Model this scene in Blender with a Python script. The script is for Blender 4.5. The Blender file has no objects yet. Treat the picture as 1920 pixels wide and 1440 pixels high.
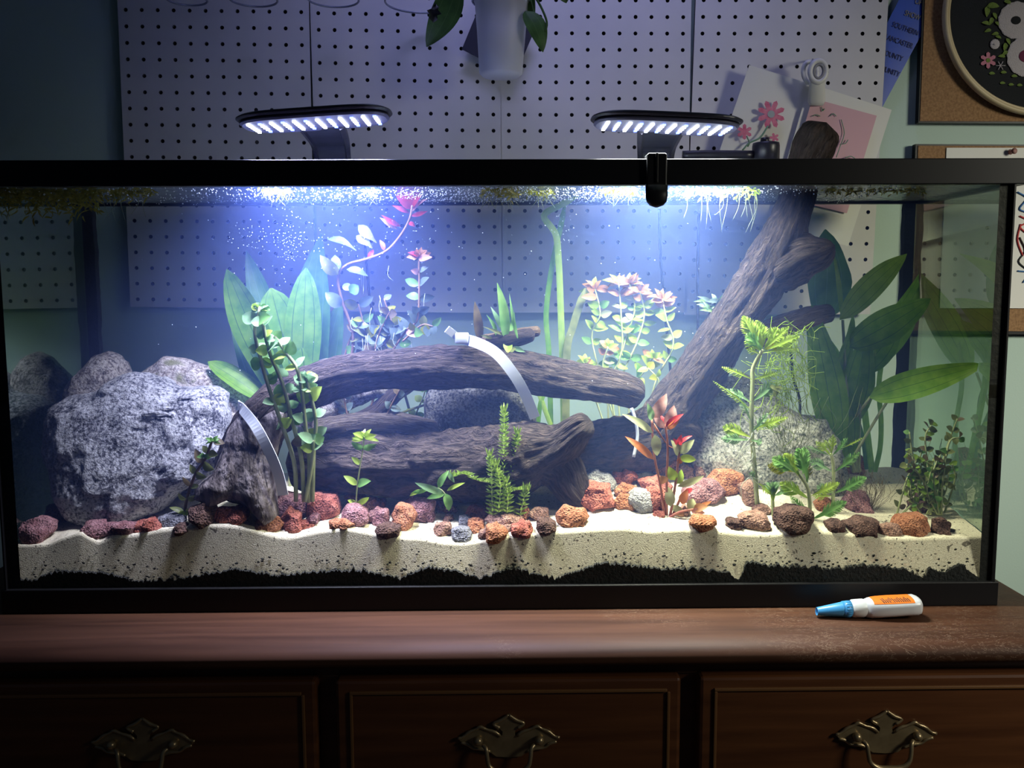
import bpy, bmesh, math, random
import numpy as np
from mathutils import Vector, Matrix, noise
random.seed(7)
sc = bpy.context.scene
COL = sc.collection
PI = math.pi

# ---------------------------------------------------------------- camera
FOC = 1700.0
CAM = Vector((-0.0028, -1.08215, 0.39583))
_y, _t, _r = (math.radians(a) for a in (0.762, 6.143, -0.230))
FW = Vector((math.sin(_y)*math.cos(_t), math.cos(_y)*math.cos(_t), -math.sin(_t)))
_rt = Vector((math.cos(_y), -math.sin(_y), 0)); _up = _rt.cross(FW)
RT = _rt*math.cos(_r) + _up*math.sin(_r)
UP = -_rt*math.sin(_r) + _up*math.cos(_r)
cd = bpy.data.cameras.new('camera'); co = bpy.data.objects.new('camera', cd); COL.objects.link(co)
cd.sensor_width = 36; cd.lens = FOC/1920*36; cd.clip_start = 0.02; cd.clip_end = 30
co.matrix_world = Matrix((( RT.x, UP.x, -FW.x, CAM.x), (RT.y, UP.y, -FW.y, CAM.y), (RT.z, UP.z, -FW.z, CAM.z), (0, 0, 0, 1)))
sc.camera = co

# ---------------------------------------------------------------- exposure, world, room light
sc.view_settings.view_transform = 'Standard'; sc.view_settings.look = 'None'
sc.view_settings.exposure = 0.0; sc.view_settings.gamma = 1.0; sc.view_settings.use_curve_mapping = False
sc.cycles.max_bounces = 7; sc.cycles.diffuse_bounces = 3; sc.cycles.glossy_bounces = 3
sc.cycles.transparent_max_bounces = 16; sc.cycles.transmission_bounces = 3; sc.cycles.volume_bounces = 0
sc.cycles.use_denoising = True; sc.cycles.caustics_reflective = False; sc.cycles.caustics_refractive = False
sc.cycles.sample_clamp_indirect = 3.0

w = bpy.data.worlds.new('world'); sc.world = w; w.use_nodes = True
w.node_tree.nodes['Background'].inputs[0].default_value = (0.38, 0.58, 1.0, 1)
w.node_tree.nodes['Background'].inputs[1].default_value = 0.022

def area(name, loc, target, size, power, color, sy=None, spread=180):
    l = bpy.data.lights.new(name, 'AREA'); o = bpy.data.objects.new(name, l); COL.objects.link(o)
    l.shape = 'RECTANGLE'; l.size = size; l.size_y = sy or size; l.energy = power; l.color = color
    l.spread = math.radians(spread)
    o.location = loc; d = Vector(target) - Vector(loc)
    o.rotation_euler = d.to_track_quat('-Z', 'Y').to_euler()
    return o
# daylight from a window and a warm lamp, both in the room to the right of the photographer
area('room_window_light', (1.55, -0.80, 0.75), (0.86, 0.2, 0.15), 0.3, 3.1, (1.0, 0.97, 0.80), spread=74)
# added violet light, unseen above the frame, to colour the pegboard
area('added_violet_light', (0.12, 0.12, 1.45), (0.10, 0.40, 0.95), 0.7, 0.95, (0.46, 0.47, 1.0), sy=0.12, spread=64)

# ---------------------------------------------------------------- pixel helpers
def ray(px, py):
    return (FW*FOC + RT*(px-960) - UP*(py-720)).normalized()
def at(px, py, Y):
    d = ray(px, py); return CAM + d*((Y-CAM.y)/d.y)
def at_z(px, py, z):
    d = ray(px, py); return CAM + d*((z-CAM.z)/d.z)
def mpp(Y):                      # metres per pixel at depth Y
    return (Y-CAM.y)/FOC*1.0

# ---------------------------------------------------------------- object helpers
def tag(o, label=None, cat=None, group=None, kind=None):
    if label: o['label'] = label
    if cat: o['category'] = cat
    if group: o['group'] = group
    if kind: o['kind'] = kind
    return o
def thing(name, label, cat, loc, group=None, kind=None):
    o = bpy.data.objects.new(name, None); COL.objects.link(o); o.location = loc; o.empty_display_size = .01
    return tag(o, label, cat, group, kind)
def wloc(o):
    v = Vector(o.location)
    while o.parent: o = o.parent; v += o.location
    return v
def mk(name, V, F, mat, parent=None, smooth=True, uv=None, fmat=None):
    V = np.array([tuple(v) for v in V], dtype=float)
    lo, hi = V.min(0), V.max(0)
    org = np.array([(lo[0]+hi[0])/2, (lo[1]+hi[1])/2, lo[2]])
    me = bpy.data.meshes.new(name)
    me.from_pydata([tuple(v) for v in (V-org)], [], [tuple(int(i) for i in f) for f in F])
    mats = mat if isinstance(mat, (list, tuple)) else [mat]
    for m in mats: me.materials.append(m)
    if fmat is not None: me.polygons.foreach_set('material_index', list(fmat))
    if smooth: me.polygons.foreach_set('use_smooth', [True]*len(me.polygons))
    if uv is not None:
        ul = me.uv_layers.new(name='UVMap')
        li = np.zeros(len(me.loops), dtype=int); me.loops.foreach_get('vertex_index', li)
        u = np.array(uv)[li]; ul.data.foreach_set('uv', u.ravel())
    me.update()
    o = bpy.data.objects.new(name, me); COL.objects.link(o)
    o.location = Vector(org)
    if parent: o.parent = parent; o.location = Vector(org) - wloc(parent)
    return o
class MB:
    def __init__(s): s.V = []; s.F = []; s.U = []
    def add(s, V, F, U=None):
        n = len(s.V); s.V += [tuple(v) for v in V]; s.F += [tuple(i+n for i in f) for f in F]
        s.U += (U if U is not None else [(0, 0)]*len(V)); return s
    def build(s, name, mat, parent=None, smooth=True):
        return mk(name, s.V, s.F, mat, parent, smooth, uv=s.U)
def box_geo(lo, hi, bev=0.0):
    bm = bmesh.new(); bmesh.ops.create_cube(bm, size=1)
    for v in bm.verts:
        v.co = Vector([(lo[i]+hi[i])/2 + v.co[i]*(hi[i]-lo[i]) for i in range(3)])
    if bev > 0: bmesh.ops.bevel(bm, geom=bm.edges[:], offset=bev, segments=2, affect='EDGES', profile=.5)
    V = [v.co.copy() for v in bm.verts]; F = [[v.index for v in f.verts] for f in bm.faces]
    bm.verts.index_update(); F = [[v.index for v in f.verts] for f in bm.faces]; bm.free()
    return V, F
def box(name, lo, hi, mat, parent=None, bev=0.0):
    V, F = box_geo(lo, hi, bev); return mk(name, V, F, mat, parent, smooth=False)
def catmull(P, n):
    P = np.array([tuple(p) for p in P], dtype=float)
    Q = np.vstack([2*P[0]-P[1], P, 2*P[-1]-P[-2]]); m = len(P)-1
    t = np.linspace(0, m-1e-9, n); k = t.astype(int); f = (t-k)[:, None]
    a, b, c, d = Q[k], Q[k+1], Q[k+2], Q[k+3]
    return .5*((2*b) + (c-a)*f + (2*a-5*b+4*c-d)*f*f + (3*b-a-3*c+d)*f**3)
def tube_geo(P, R, seg=6, cap=True, up=None):
    P = np.array([tuple(p) for p in P], dtype=float); n = len(P)
    T = np.gradient(P, axis=0); T /= np.linalg.norm(T, axis=1)[:, None]+1e-12
    u = np.array(up if up is not None else (0, -1, 0.01)); V = []; U = []
    L = 0
    for i in range(n):
        u = u - T[i]*u.dot(T[i]); u /= np.linalg.norm(u)+1e-12; w_ = np.cross(T[i], u)
        if i: L += np.linalg.norm(P[i]-P[i-1])
        for k in range(seg):
            a = 2*PI*k/seg
            V.append(P[i] + R[i]*(math.cos(a)*u + math.sin(a)*w_)); U.append((k/seg, L))
    F = [(i*seg+k, i*seg+(k+1) % seg, (i+1)*seg+(k+1) % seg, (i+1)*seg+k) for i in range(n-1) for k in range(seg)]
    if cap: F += [tuple(range(seg))[::-1], tuple((n-1)*seg+k for k in range(seg))]
    return V, F, U
def tube(name, P, R, mat, parent=None, seg=6, n=None):
    if n: PR = catmull([(*p, r) for p, r in zip(P, R)], n); P = PR[:, :3]; R = PR[:, 3]
    V, F, U = tube_geo(P, R, seg); return mk(name, V, F, mat, parent, uv=U)
def pxpts(L, Y=None):
    return [at(p[0], p[1], p[2] if len(p) > 2 else Y) for p in L]

# ---------------------------------------------------------------- materials
def nodes(name):
    m = bpy.data.materials.new(name); m.use_nodes = True; nt = m.node_tree
    for n in list(nt.nodes): nt.nodes.remove(n)
    out = nt.nodes.new('ShaderNodeOutputMaterial'); return m, nt, out
def N(nt, t, **k):
    n = nt.nodes.new(t)
    for a, b in k.items(): setattr(n, a, b)
    return n
def c4(c): return (*c, 1)
def mapped(nt, scale, coord='Object'):
    tc = N(nt, 'ShaderNodeTexCoord'); mp = N(nt, 'ShaderNodeMapping'); mp.inputs['Scale'].default_value = scale
    nt.links.new(tc.outputs[coord], mp.inputs['Vector']); return mp.outputs['Vector']
def ramp(nt, fac, stops):
    r = N(nt, 'ShaderNodeValToRGB'); e = r.color_ramp.elements
    while len(e) < len(stops): e.new(.5)
    for i, (p, c) in enumerate(stops): e[i].position = p; e[i].color = c4(c)
    nt.links.new(fac, r.inputs['Fac']); return r.outputs['Color']
def plain(name, col, rough=.5, metal=0, col2=None, scale=30, bump=0, bscale=80, stretch=(1, 1, 1), coat=0, spec=.5, detail=4):
    m, nt, out = nodes(name); b = N(nt, 'ShaderNodeBsdfPrincipled')
    b.inputs['Base Color'].default_value = c4(col); b.inputs['Roughness'].default_value = rough; b.inputs['Metallic'].default_value = metal
    b.inputs['Coat Weight'].default_value = coat; b.inputs['Specular IOR Level'].default_value = spec
    vec = mapped(nt, stretch)
    if col2:
        nz = N(nt, 'ShaderNodeTexNoise'); nz.inputs['Scale'].default_value = scale; nz.inputs['Detail'].default_value = detail
        nt.links.new(vec, nz.inputs['Vector'])
        nt.links.new(ramp(nt, nz.outputs['Fac'], [(.35, col), (.65, col2)]), b.inputs['Base Color'])
    if bump:
        n2 = N(nt, 'ShaderNodeTexNoise'); n2.inputs['Scale'].default_value = bscale; n2.inputs['Detail'].default_value = 6
        nt.links.new(vec, n2.inputs['Vector'])
        bp = N(nt, 'ShaderNodeBump'); bp.inputs['Strength'].default_value = bump; bp.inputs['Distance'].default_value = .004
        nt.links.new(n2.outputs['Fac'], bp.inputs['Height']); nt.links.new(bp.outputs['Normal'], b.inputs['Normal'])
    nt.links.new(b.outputs[0], out.inputs[0]); return m
def emit(name, col, s):
    m, nt, out = nodes(name); e = N(nt, 'ShaderNodeEmission'); e.inputs[0].default_value = c4(col); e.inputs[1].default_value = s
    nt.links.new(e.outputs[0], out.inputs[0]); return m
def granite(name, dark, mid, light, scale=1.0, moss=None):
    m, nt, out = nodes(name); b = N(nt, 'ShaderNodeBsdfPrincipled'); b.inputs['Roughness'].default_value = .75; b.inputs['Specular IOR Level'].default_value = .25
    vec = mapped(nt, (1, 1, 1))
    n1 = N(nt, 'ShaderNodeTexNoise'); n1.inputs['Scale'].default_value = 240*scale; n1.inputs['Detail'].default_value = 3; n1.inputs['Roughness'].default_value = .7
    n2 = N(nt, 'ShaderNodeTexNoise'); n2.inputs['Scale'].default_value = 35*scale; n2.inputs['Detail'].default_value = 5
    n3 = N(nt, 'ShaderNodeTexNoise'); n3.inputs['Scale'].default_value = 130*scale; n3.inputs['Detail'].default_value = 5; n3.inputs['Roughness'].default_value = .7
    for n in (n1, n2, n3): nt.links.new(vec, n.inputs['Vector'])
    a = N(nt, 'ShaderNodeMath', operation='MULTIPLY_ADD'); a.inputs[1].default_value = .45
    nt.links.new(n2.outputs['Fac'], a.inputs[0]); nt.links.new(n1.outputs['Fac'], a.inputs[2])
    s = N(nt, 'ShaderNodeMath', operation='SUBTRACT'); s.inputs[1].default_value = .22; nt.links.new(a.outputs[0], s.inputs[0])
    col = ramp(nt, s.outputs[0], [(.36, dark), (.46, mid), (.54, light), (.7, tuple(min(1, x*1.25) for x in light))])
    if moss:
        mx = N(nt, 'ShaderNodeMix', data_type='RGBA'); mr = ramp(nt, n2.outputs['Fac'], [(.55, (0, 0, 0)), (.66, (.8, .8, .8))])
        nt.links.new(mr, mx.inputs[0]); nt.links.new(col, mx.inputs[6]); mx.inputs[7].default_value = c4(moss); col = mx.outputs[2]
    nt.links.new(col, b.inputs['Base Color'])
    bp = N(nt, 'ShaderNodeBump'); bp.inputs['Strength'].default_value = .9; bp.inputs['Distance'].default_value = .006
    nt.links.new(n3.outputs['Fac'], bp.inputs['Height']); nt.links.new(bp.outputs['Normal'], b.inputs['Normal'])
    nt.links.new(b.outputs[0], out.inputs[0]); return m
def lava(name, c1, c2, dark):
    m, nt, out = nodes(name); b = N(nt, 'ShaderNodeBsdfPrincipled'); b.inputs['Roughness'].default_value = .85; b.inputs['Specular IOR Level'].default_value = .2
    vec = mapped(nt, (1, 1, 1))
    v = N(nt, 'ShaderNodeTexVoronoi'); v.inputs['Scale'].default_value = 420
    n1 = N(nt, 'ShaderNodeTexNoise'); n1.inputs['Scale'].default_value = 90; n1.inputs['Detail'].default_value = 6
    n2 = N(nt, 'ShaderNodeTexNoise'); n2.inputs['Scale'].default_value = 500; n2.inputs['Detail'].default_value = 3
    for n in (v, n1, n2): nt.links.new(vec, n.inputs['Vector'])
    col = ramp(nt, n1.outputs['Fac'], [(.35, c1), (.65, c2)])
    mx = N(nt, 'ShaderNodeMix', data_type='RGBA'); r = ramp(nt, n2.outputs['Fac'], [(.36, (.85, .85, .85)), (.5, (0, 0, 0))])
    nt.links.new(r, mx.inputs[0]); nt.links.new(col, mx.inputs[6]); mx.inputs[7].default_value = c4(dark)
    nt.links.new(mx.outputs[2], b.inputs['Base Color'])
    ad = N(nt, 'ShaderNodeMath', operation='MULTIPLY_ADD'); ad.inputs[1].default_value = .6
    nt.links.new(v.outputs['Distance'], ad.inputs[0]); nt.links.new(n1.outputs['Fac'], ad.inputs[2])
    bp = N(nt, 'ShaderNodeBump'); bp.inputs['Strength'].default_value = .9; bp.inputs['Distance'].default_value = .0026
    nt.links.new(ad.outputs[0], bp.inputs['Height']); nt.links.new(bp.outputs['Normal'], b.inputs['Normal'])
    nt.links.new(b.outputs[0], out.inputs[0]); return m
def woodbark(name, dark, light):
    m, nt, out = nodes(name); b = N(nt, 'ShaderNodeBsdfPrincipled'); b.inputs['Roughness'].default_value = .8; b.inputs['Specular IOR Level'].default_value = .25
    vec = mapped(nt, (24, 30, 1), 'UV')
    n1 = N(nt, 'ShaderNodeTexNoise'); n1.inputs['Scale'].default_value = 1.6; n1.inputs['Detail'].default_value = 7; n1.inputs['Roughness'].default_value = .62; n1.inputs['Distortion'].default_value = .9
    nt.links.new(vec, n1.inputs['Vector'])
    nt.links.new(ramp(nt, n1.outputs['Fac'], [(.33, dark), (.5, tuple((x+y)/2 for x, y in zip(dark, light))), (.68, light)]), b.inputs['Base Color'])
    n2 = N(nt, 'ShaderNodeTexNoise'); n2.inputs['Scale'].default_value = 260; n2.inputs['Detail'].default_value = 3
    nt.links.new(mapped(nt, (1, 1, 1)), n2.inputs['Vector'])
    ad = N(nt, 'ShaderNodeMath', operation='MULTIPLY_ADD'); ad.inputs[1].default_value = .18
    nt.links.new(n2.outputs['Fac'], ad.inputs[0]); nt.links.new(n1.outputs['Fac'], ad.inputs[2])
    bp = N(nt, 'ShaderNodeBump'); bp.inputs['Strength'].default_value = 1; bp.inputs['Distance'].default_value = .017
    nt.links.new(ad.outputs[0], bp.inputs['Height']); nt.links.new(bp.outputs['Normal'], b.inputs['Normal'])
    nt.links.new(b.outputs[0], out.inputs[0]); return m
def leafmat(name, col, col2, trans=.4, rib=None, cross=0):
    m, nt, out = nodes(name)
    vec = mapped(nt, (1, 1, 1))
    nz = N(nt, 'ShaderNodeTexNoise'); nz.inputs['Scale'].default_value = 60; nz.inputs['Detail'].default_value = 4; nt.links.new(vec, nz.inputs['Vector'])
    colr = ramp(nt, nz.outputs['Fac'], [(.35, col), (.65, col2)])
    if rib:
        tc = N(nt, 'ShaderNodeTexCoord'); sx = N(nt, 'ShaderNodeSeparateXYZ'); nt.links.new(tc.outputs['UV'], sx.inputs[0])
        pp = N(nt, 'ShaderNodeMath', operation='PINGPONG'); pp.inputs[1].default_value = .3; nt.links.new(sx.outputs[0], pp.inputs[0])
        lt = N(nt, 'ShaderNodeMath', operation='LESS_THAN'); lt.inputs[1].default_value = .018; nt.links.new(pp.outputs[0], lt.inputs[0])
        ml = N(nt, 'ShaderNodeMath', operation='MULTIPLY'); ml.inputs[1].default_value = .75; nt.links.new(lt.outputs[0], ml.inputs[0])
        mx = N(nt, 'ShaderNodeMix', data_type='RGBA'); nt.links.new(ml.outputs[0], mx.inputs[0]); nt.links.new(colr, mx.inputs[6]); mx.inputs[7].default_value = c4(rib)
        colr = mx.outputs[2]
    b = N(nt, 'ShaderNodeBsdfPrincipled'); b.inputs['Roughness'].default_value = .45; b.inputs['Specular IOR Level'].default_value = .35
    tr = N(nt, 'ShaderNodeBsdfTranslucent'); nt.links.new(colr, b.inputs['Base Color']); nt.links.new(colr, tr.inputs[0])
    ms = N(nt, 'ShaderNodeMixShader'); ms.inputs[0].default_value = trans
    nt.links.new(b.outputs[0], ms.inputs[1]); nt.links.new(tr.outputs[0], ms.inputs[2]); nt.links.new(ms.outputs[0], out.inputs[0]); return m
def clear(name, col):
    m, nt, out = nodes(name); t = N(nt, 'ShaderNodeBsdfTransparent'); t.inputs[0].default_value = c4(col)
    nt.links.new(t.outputs[0], out.inputs[0]); return m

M = {}
M['wall'] = plain('wall_paint', (.46, .60, .54), .85, bump=.05, bscale=300)
M['peg'] = plain('pegboard_paint', (.62, .61, .62), .75, col2=(.56, .56, .58), scale=8)
M['peghole'] = plain('peghole_shade_and_trim', (.03, .03, .035), .9)  # shade inside the holes put into the colour; also board edges and rail
M['black'] = plain('black_plastic', (.008, .008, .010), .42, spec=.25)
M['blackrough'] = plain('black_silicone', (.010, .012, .016), .6, spec=.3, bump=.3, bscale=120)
M['lamp'] = plain('lamp_housing', (.020, .020, .034), .35, bump=.05)
M['lampgrey'] = plain('lamp_underside', (.09, .09, .16), .5)
M['ledw'] = emit('led_white_blue', (.80, .86, 1.0), 16)
M['ledb'] = emit('led_blue', (.10, .16, 1.0), 9)
M['pane'] = clear('clear_glass', (.975, .985, .98))
# side panes: seen from within the tank they act as mirrors
m, nt, out = nodes('side_glass'); g = N(nt, 'ShaderNodeBsdfGlossy'); g.inputs['Roughness'].default_value = .015; g.inputs[0].default_value = (.62, .70, .62, 1)
t = N(nt, 'ShaderNodeBsdfTransparent'); t.inputs[0].default_value = (.85, .95, .88, 1)
ms = N(nt, 'ShaderNodeMixShader'); ms.inputs[0].default_value = .42; nt.links.new(g.outputs[0], ms.inputs[1]); nt.links.new(t.outputs[0], ms.inputs[2]); nt.links.new(ms.outputs[0], out.inputs[0]); M['side'] = m
# water surface: clear from straight above, mirror-like at a low angle
m, nt, out = nodes('water_surface'); g = N(nt, 'ShaderNodeBsdfGlossy'); g.inputs['Roughness'].default_value = .08; g.inputs[0].default_value = (.8, .85, .95, 1)
df = N(nt, 'ShaderNodeBsdfDiffuse'); df.inputs[0].default_value = (.8, .85, .9, 1)
t = N(nt, 'ShaderNodeBsdfTransparent'); lw = N(nt, 'ShaderNodeLayerWeight'); lw.inputs[0].default_value = .35
nz = N(nt, 'ShaderNodeTexNoise'); nz.inputs['Scale'].default_value = 90; nz.inputs['Detail'].default_value = 4; nt.links.new(mapped(nt, (1, .6, 1)), nz.inputs['Vector'])
bp = N(nt, 'ShaderNodeBump'); bp.inputs['Strength'].default_value = .5; bp.inputs['Distance'].default_value = .01; nt.links.new(nz.outputs['Fac'], bp.inputs['Height']); nt.links.new(bp.outputs[0], g.inputs['Normal'])
m0 = N(nt, 'ShaderNodeMixShader'); m0.inputs[0].default_value = .25; nt.links.new(g.outputs[0], m0.inputs[1]); nt.links.new(df.outputs[0], m0.inputs[2])
m1 = N(nt, 'ShaderNodeMixShader'); nt.links.new(lw.outputs['Facing'], m1.inputs[0]); nt.links.new(t.outputs[0], m1.inputs[1]); nt.links.new(m0.outputs[0], m1.inputs[2]); nt.links.new(m1.outputs[0], out.inputs[0]); M['surface'] = m
# water body: faint haze
m, nt, out = nodes('hazy_water'); vs = N(nt, 'ShaderNodeVolumeScatter'); vs.inputs['Color'].default_value = (.22, .35, 1.0, 1); vs.inputs['Density'].default_value = .9; vs.inputs['Anisotropy'].default_value = .1
nt.links.new(vs.outputs[0], out.inputs['Volume']); M['water'] = m

def sandmat():
    m, nt, out = nodes('pale_sand'); b = N(nt, 'ShaderNodeBsdfPrincipled'); b.inputs['Roughness'].default_value = .9; b.inputs['Specular IOR Level'].default_value = .1
    vec = mapped(nt, (1, 1, 1))
    n1 = N(nt, 'ShaderNodeTexNoise'); n1.inputs['Scale'].default_value = 900; n1.inputs['Detail'].default_value = 2
    v = N(nt, 'ShaderNodeTexNoise'); v.inputs['Scale'].default_value = 260; v.inputs['Detail'].default_value = 2
    n2 = N(nt, 'ShaderNodeTexNoise'); n2.inputs['Scale'].default_value = 85; n2.inputs['Detail'].default_value = 3; n2.inputs['Distortion'].default_value = 1.0
    for n in (n1, v, n2): nt.links.new(vec, n.inputs['Vector'])
    base = ramp(nt, n1.outputs['Fac'], [(.3, (.50, .44, .32)), (.55, (.74, .68, .53)), (.8, (.86, .82, .68))])
    r1 = ramp(nt, v.outputs['Fac'], [(.30, (.9, .9, .9)), (.36, (0, 0, 0))]); r2 = ramp(nt, n2.outputs['Fac'], [(.27, (.85, .85, .85)), (.31, (0, 0, 0))])
    mxm = N(nt, 'ShaderNodeMath', operation='MAXIMUM'); nt.links.new(r1, mxm.inputs[0]); nt.links.new(r2, mxm.inputs[1])
    mx = N(nt, 'ShaderNodeMix', data_type='RGBA'); nt.links.new(mxm.outputs[0], mx.inputs[0]); nt.links.new(base, mx.inputs[6]); mx.inputs[7].default_value = (.07, .06, .05, 1)
    nt.links.new(mx.outputs[2], b.inputs['Base Color'])
    bp = N(nt, 'ShaderNodeBump'); bp.inputs['Strength'].default_value = .35; bp.inputs['Distance'].default_value = .002; nt.links.new(n1.outputs['Fac'], bp.inputs['Height']); nt.links.new(bp.outputs[0], b.inputs['Normal'])
    nt.links.new(b.outputs[0], out.inputs[0]); return m
M['sand'] = sandmat()
M['soil'] = plain('black_soil', (.006, .007, .008), .9, col2=(.014, .015, .016), scale=200, bump=.8, bscale=300)
M['granite'] = granite('speckled_granite', (.05, .05, .065), (.22, .22, .25), (.44, .44, .47))
M['granite_pink'] = granite('pink_granite', (.20, .16, .14), (.42, .36, .33), (.62, .56, .54), 1.1, moss=(.16, .17, .03))
M['granite_brown'] = granite('brown_granite', (.11, .09, .08), (.30, .26, .24), (.50, .46, .44), 1.0)
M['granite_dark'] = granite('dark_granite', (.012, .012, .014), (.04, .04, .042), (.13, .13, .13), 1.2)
M['granite_grey'] = granite('grey_granite', (.10, .11, .09), (.30, .31, .27), (.50, .50, .45), 1.1)
M['red'] = lava('red_lava', (0.270, 0.074, 0.054), (0.459, 0.162, 0.121), (.05, .015, .012))
M['purple'] = lava('purple_lava', (0.196, 0.084, 0.091), (0.364, 0.196, 0.210), (.04, .02, .025))
M['orange'] = lava('orange_lava', (.30, .11, .055), (.46, .21, .12), (.08, .02, .012))
M['brown'] = lava('brown_lava', (0.230, 0.121, 0.095), (0.405, 0.243, 0.189), (.05, .03, .025))
M['dark'] = lava('dark_lava', (0.068, 0.038, 0.033), (0.150, 0.083, 0.068), (.012, .008, .008))
M['grey'] = lava('grey_stone', (.30, .30, .31), (.46, .45, .44), (.14, .13, .14))
M['slate'] = lava('slate_stone', (0.130, 0.130, 0.156), (0.260, 0.260, 0.299), (.03, .03, .04))
M['bark'] = woodbark('driftwood_bark', (.009, .006, .006), (.135, .10, .088))
M['bark2'] = woodbark('driftwood_pale', (.05, .037, .030), (.27, .22, .185))
M['bark3'] = woodbark('driftwood_tan', (.10, .06, .035), (.42, .30, .20))
M['foot'] = plain('driftwood_foot', (.07, .055, .055), .85, col2=(.36, .31, .31), scale=55, bump=1, bscale=170, stretch=(1.6, 1, .7), spec=.2, detail=9)
M['tie'] = plain('white_nylon', (.88, .92, .98), .4)
M['clearnylon'] = plain('clear_nylon', (.55, .62, .68), .3)
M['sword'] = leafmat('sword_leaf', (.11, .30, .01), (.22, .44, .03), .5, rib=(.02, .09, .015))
M['swordright'] = leafmat('sword_leaf_right_lit', (.17, .38, .02), (.30, .54, .05), .5, rib=(.05, .16, .02))  # brighter copy of the sword leaf, backlight put into its colour
M['swordback'] = leafmat('sword_leaf_shaded', (.05, .17, .05), (.09, .24, .07), .35, rib=(.12, .28, .16))  # darker copy of the sword leaf, shade put into its colour
M['swordlight'] = leafmat('sword_leaf_pale', (.28, .46, .06), (.40, .58, .10), .5, rib=(.10, .20, .04))
M['lime'] = leafmat('lime_leaf', (.34, .50, .06), (.50, .66, .12), .5)
M['green'] = leafmat('green_leaf', (.14, .34, .08), (.26, .48, .14), .45)
M['needle'] = leafmat('needle_leaf', (.22, .36, .04), (.36, .50, .10), .45)
M['mint'] = leafmat('mint_leaf', (.20, .38, .16), (.32, .50, .26), .4)
M['dull'] = leafmat('dull_leaf', (.13, .16, .05), (.24, .27, .10), .35)
M['brownleaf'] = leafmat('brown_leaf', (.12, .09, .05), (.22, .17, .09), .3)
M['yellow'] = leafmat('yellow_leaf', (.24, .26, .005), (.36, .36, .02), .5)
M['orangeleaf'] = leafmat('orange_leaf', (.50, .14, .04), (.66, .28, .12), .45)
M['peach'] = leafmat('peach_leaf', (.38, .17, .07), (.48, .26, .13), .4)
M['redleaf'] = leafmat('red_leaf', (.46, .03, .04), (.62, .08, .09), .45)
M['pinkleaf'] = leafmat('pink_leaf', (.40, .17, .15), (.66, .42, .38), .35)
M['silver'] = leafmat('silvery_leaf', (.07, .11, .11), (.14, .19, .18), .25)
M['cream'] = leafmat('cream_leaf', (.40, .44, .22), (.56, .58, .34), .4)
M['stem'] = plain('green_stem', (.30, .36, .15), .6, col2=(.42, .46, .24), scale=60)
M['stembrown'] = plain('brown_stem', (.14, .08, .05), .6, col2=(.24, .15, .10), scale=60)
M['stemred'] = plain('red_stem', (.36, .10, .08), .6, col2=(.46, .20, .12), scale=60)
M['root'] = plain('pale_root', (.50, .55, .42), .6)
M['rootdim'] = plain('dull_root', (.26, .30, .18), .7)
M['algae'] = leafmat('floating_algae', (.22, .20, .04), (.36, .32, .08), .4)
M['pothos'] = leafmat('pothos_leaf', (.035, .09, .02), (.06, .14, .03), .2, rib=(.10, .18, .06))
M['bubble'] = plain('air_bubble', (.8, .88, 1.0), .15, spec=1)
M['cup'] = plain('white_cup_plastic', (.72, .72, .80), .4)
M['dark_card'] = plain('dark_blue_card', (.012, .013, .03), .6)
M['wire'] = plain('clear_acrylic', (.20, .22, .30), .15, spec=.8)
M['paper'] = plain('paper', (.74, .74, .70), .8)
M['pinkpaper'] = plain('pink_print', (.66, .40, .46), .8)
M['pinkink'] = plain('pink_ink', (.56, .10, .20), .8, col2=(.70, .25, .34), scale=80)
M['greenink'] = plain('green_ink', (.16, .30, .20), .8)
M['greyink'] = plain('grey_ink', (.35, .38, .40), .8)
M['whiteplastic'] = plain('white_plastic', (.66, .66, .66), .35)
M['greyplastic'] = plain('grey_plastic', (.22, .22, .24), .5)
M['ribbon'] = plain('blue_satin', (.005, .055, .42), .45, col2=(.008, .07, .50), scale=6)
M['goldtext'] = plain('gold_print', (.20, .18, .10), .5)
M['darktext'] = plain('dark_print', (.012, .020, .09), .6)
M['cork'] = plain('cork', (.22, .12, .055), .9, col2=(.33, .19, .09), scale=260, bump=.3, bscale=300)
M['hoop'] = plain('bamboo_hoop', (.52, .42, .25), .5, col2=(.60, .50, .32), scale=20)
M['blackcloth'] = plain('black_cloth', (.008, .010, .013), .95, bump=.3, bscale=900)
M['floss_white'] = plain('white_floss', (.52, .48, .52), .9, bump=.6, bscale=700)
M['floss_pink'] = plain('pink_floss', (.55, .22, .30), .9, bump=.6, bscale=700)
M['floss_plum'] = plain('plum_floss', (.14, .02, .06), .9)
M['floss_green'] = plain('green_floss', (.16, .24, .05), .9, bump=.6, bscale=700)
M['blueink'] = plain('blue_ink', (.04, .16, .42), .8); M['redink'] = plain('red_ink', (.55, .05, .05), .8); M['blackink'] = plain('black_ink', (.03, .03, .03), .8)
M['capblue'] = plain('blue_cap', (.06, .30, .62), .35)
M['bottle'] = plain('bottle_plastic', (.66, .68, .72), .3)
M['neck'] = plain('bottle_neck', (.66, .68, .70), .35)
M['label'] = plain('orange_label', (.85, .20, .02), .45)
M['brass'] = plain('aged_brass', (.42, .32, .18), .34, metal=.65, col2=(.30, .22, .12), scale=60)
M['cable'] = plain('black_cable', (.01, .012, .018), .5)
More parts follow.
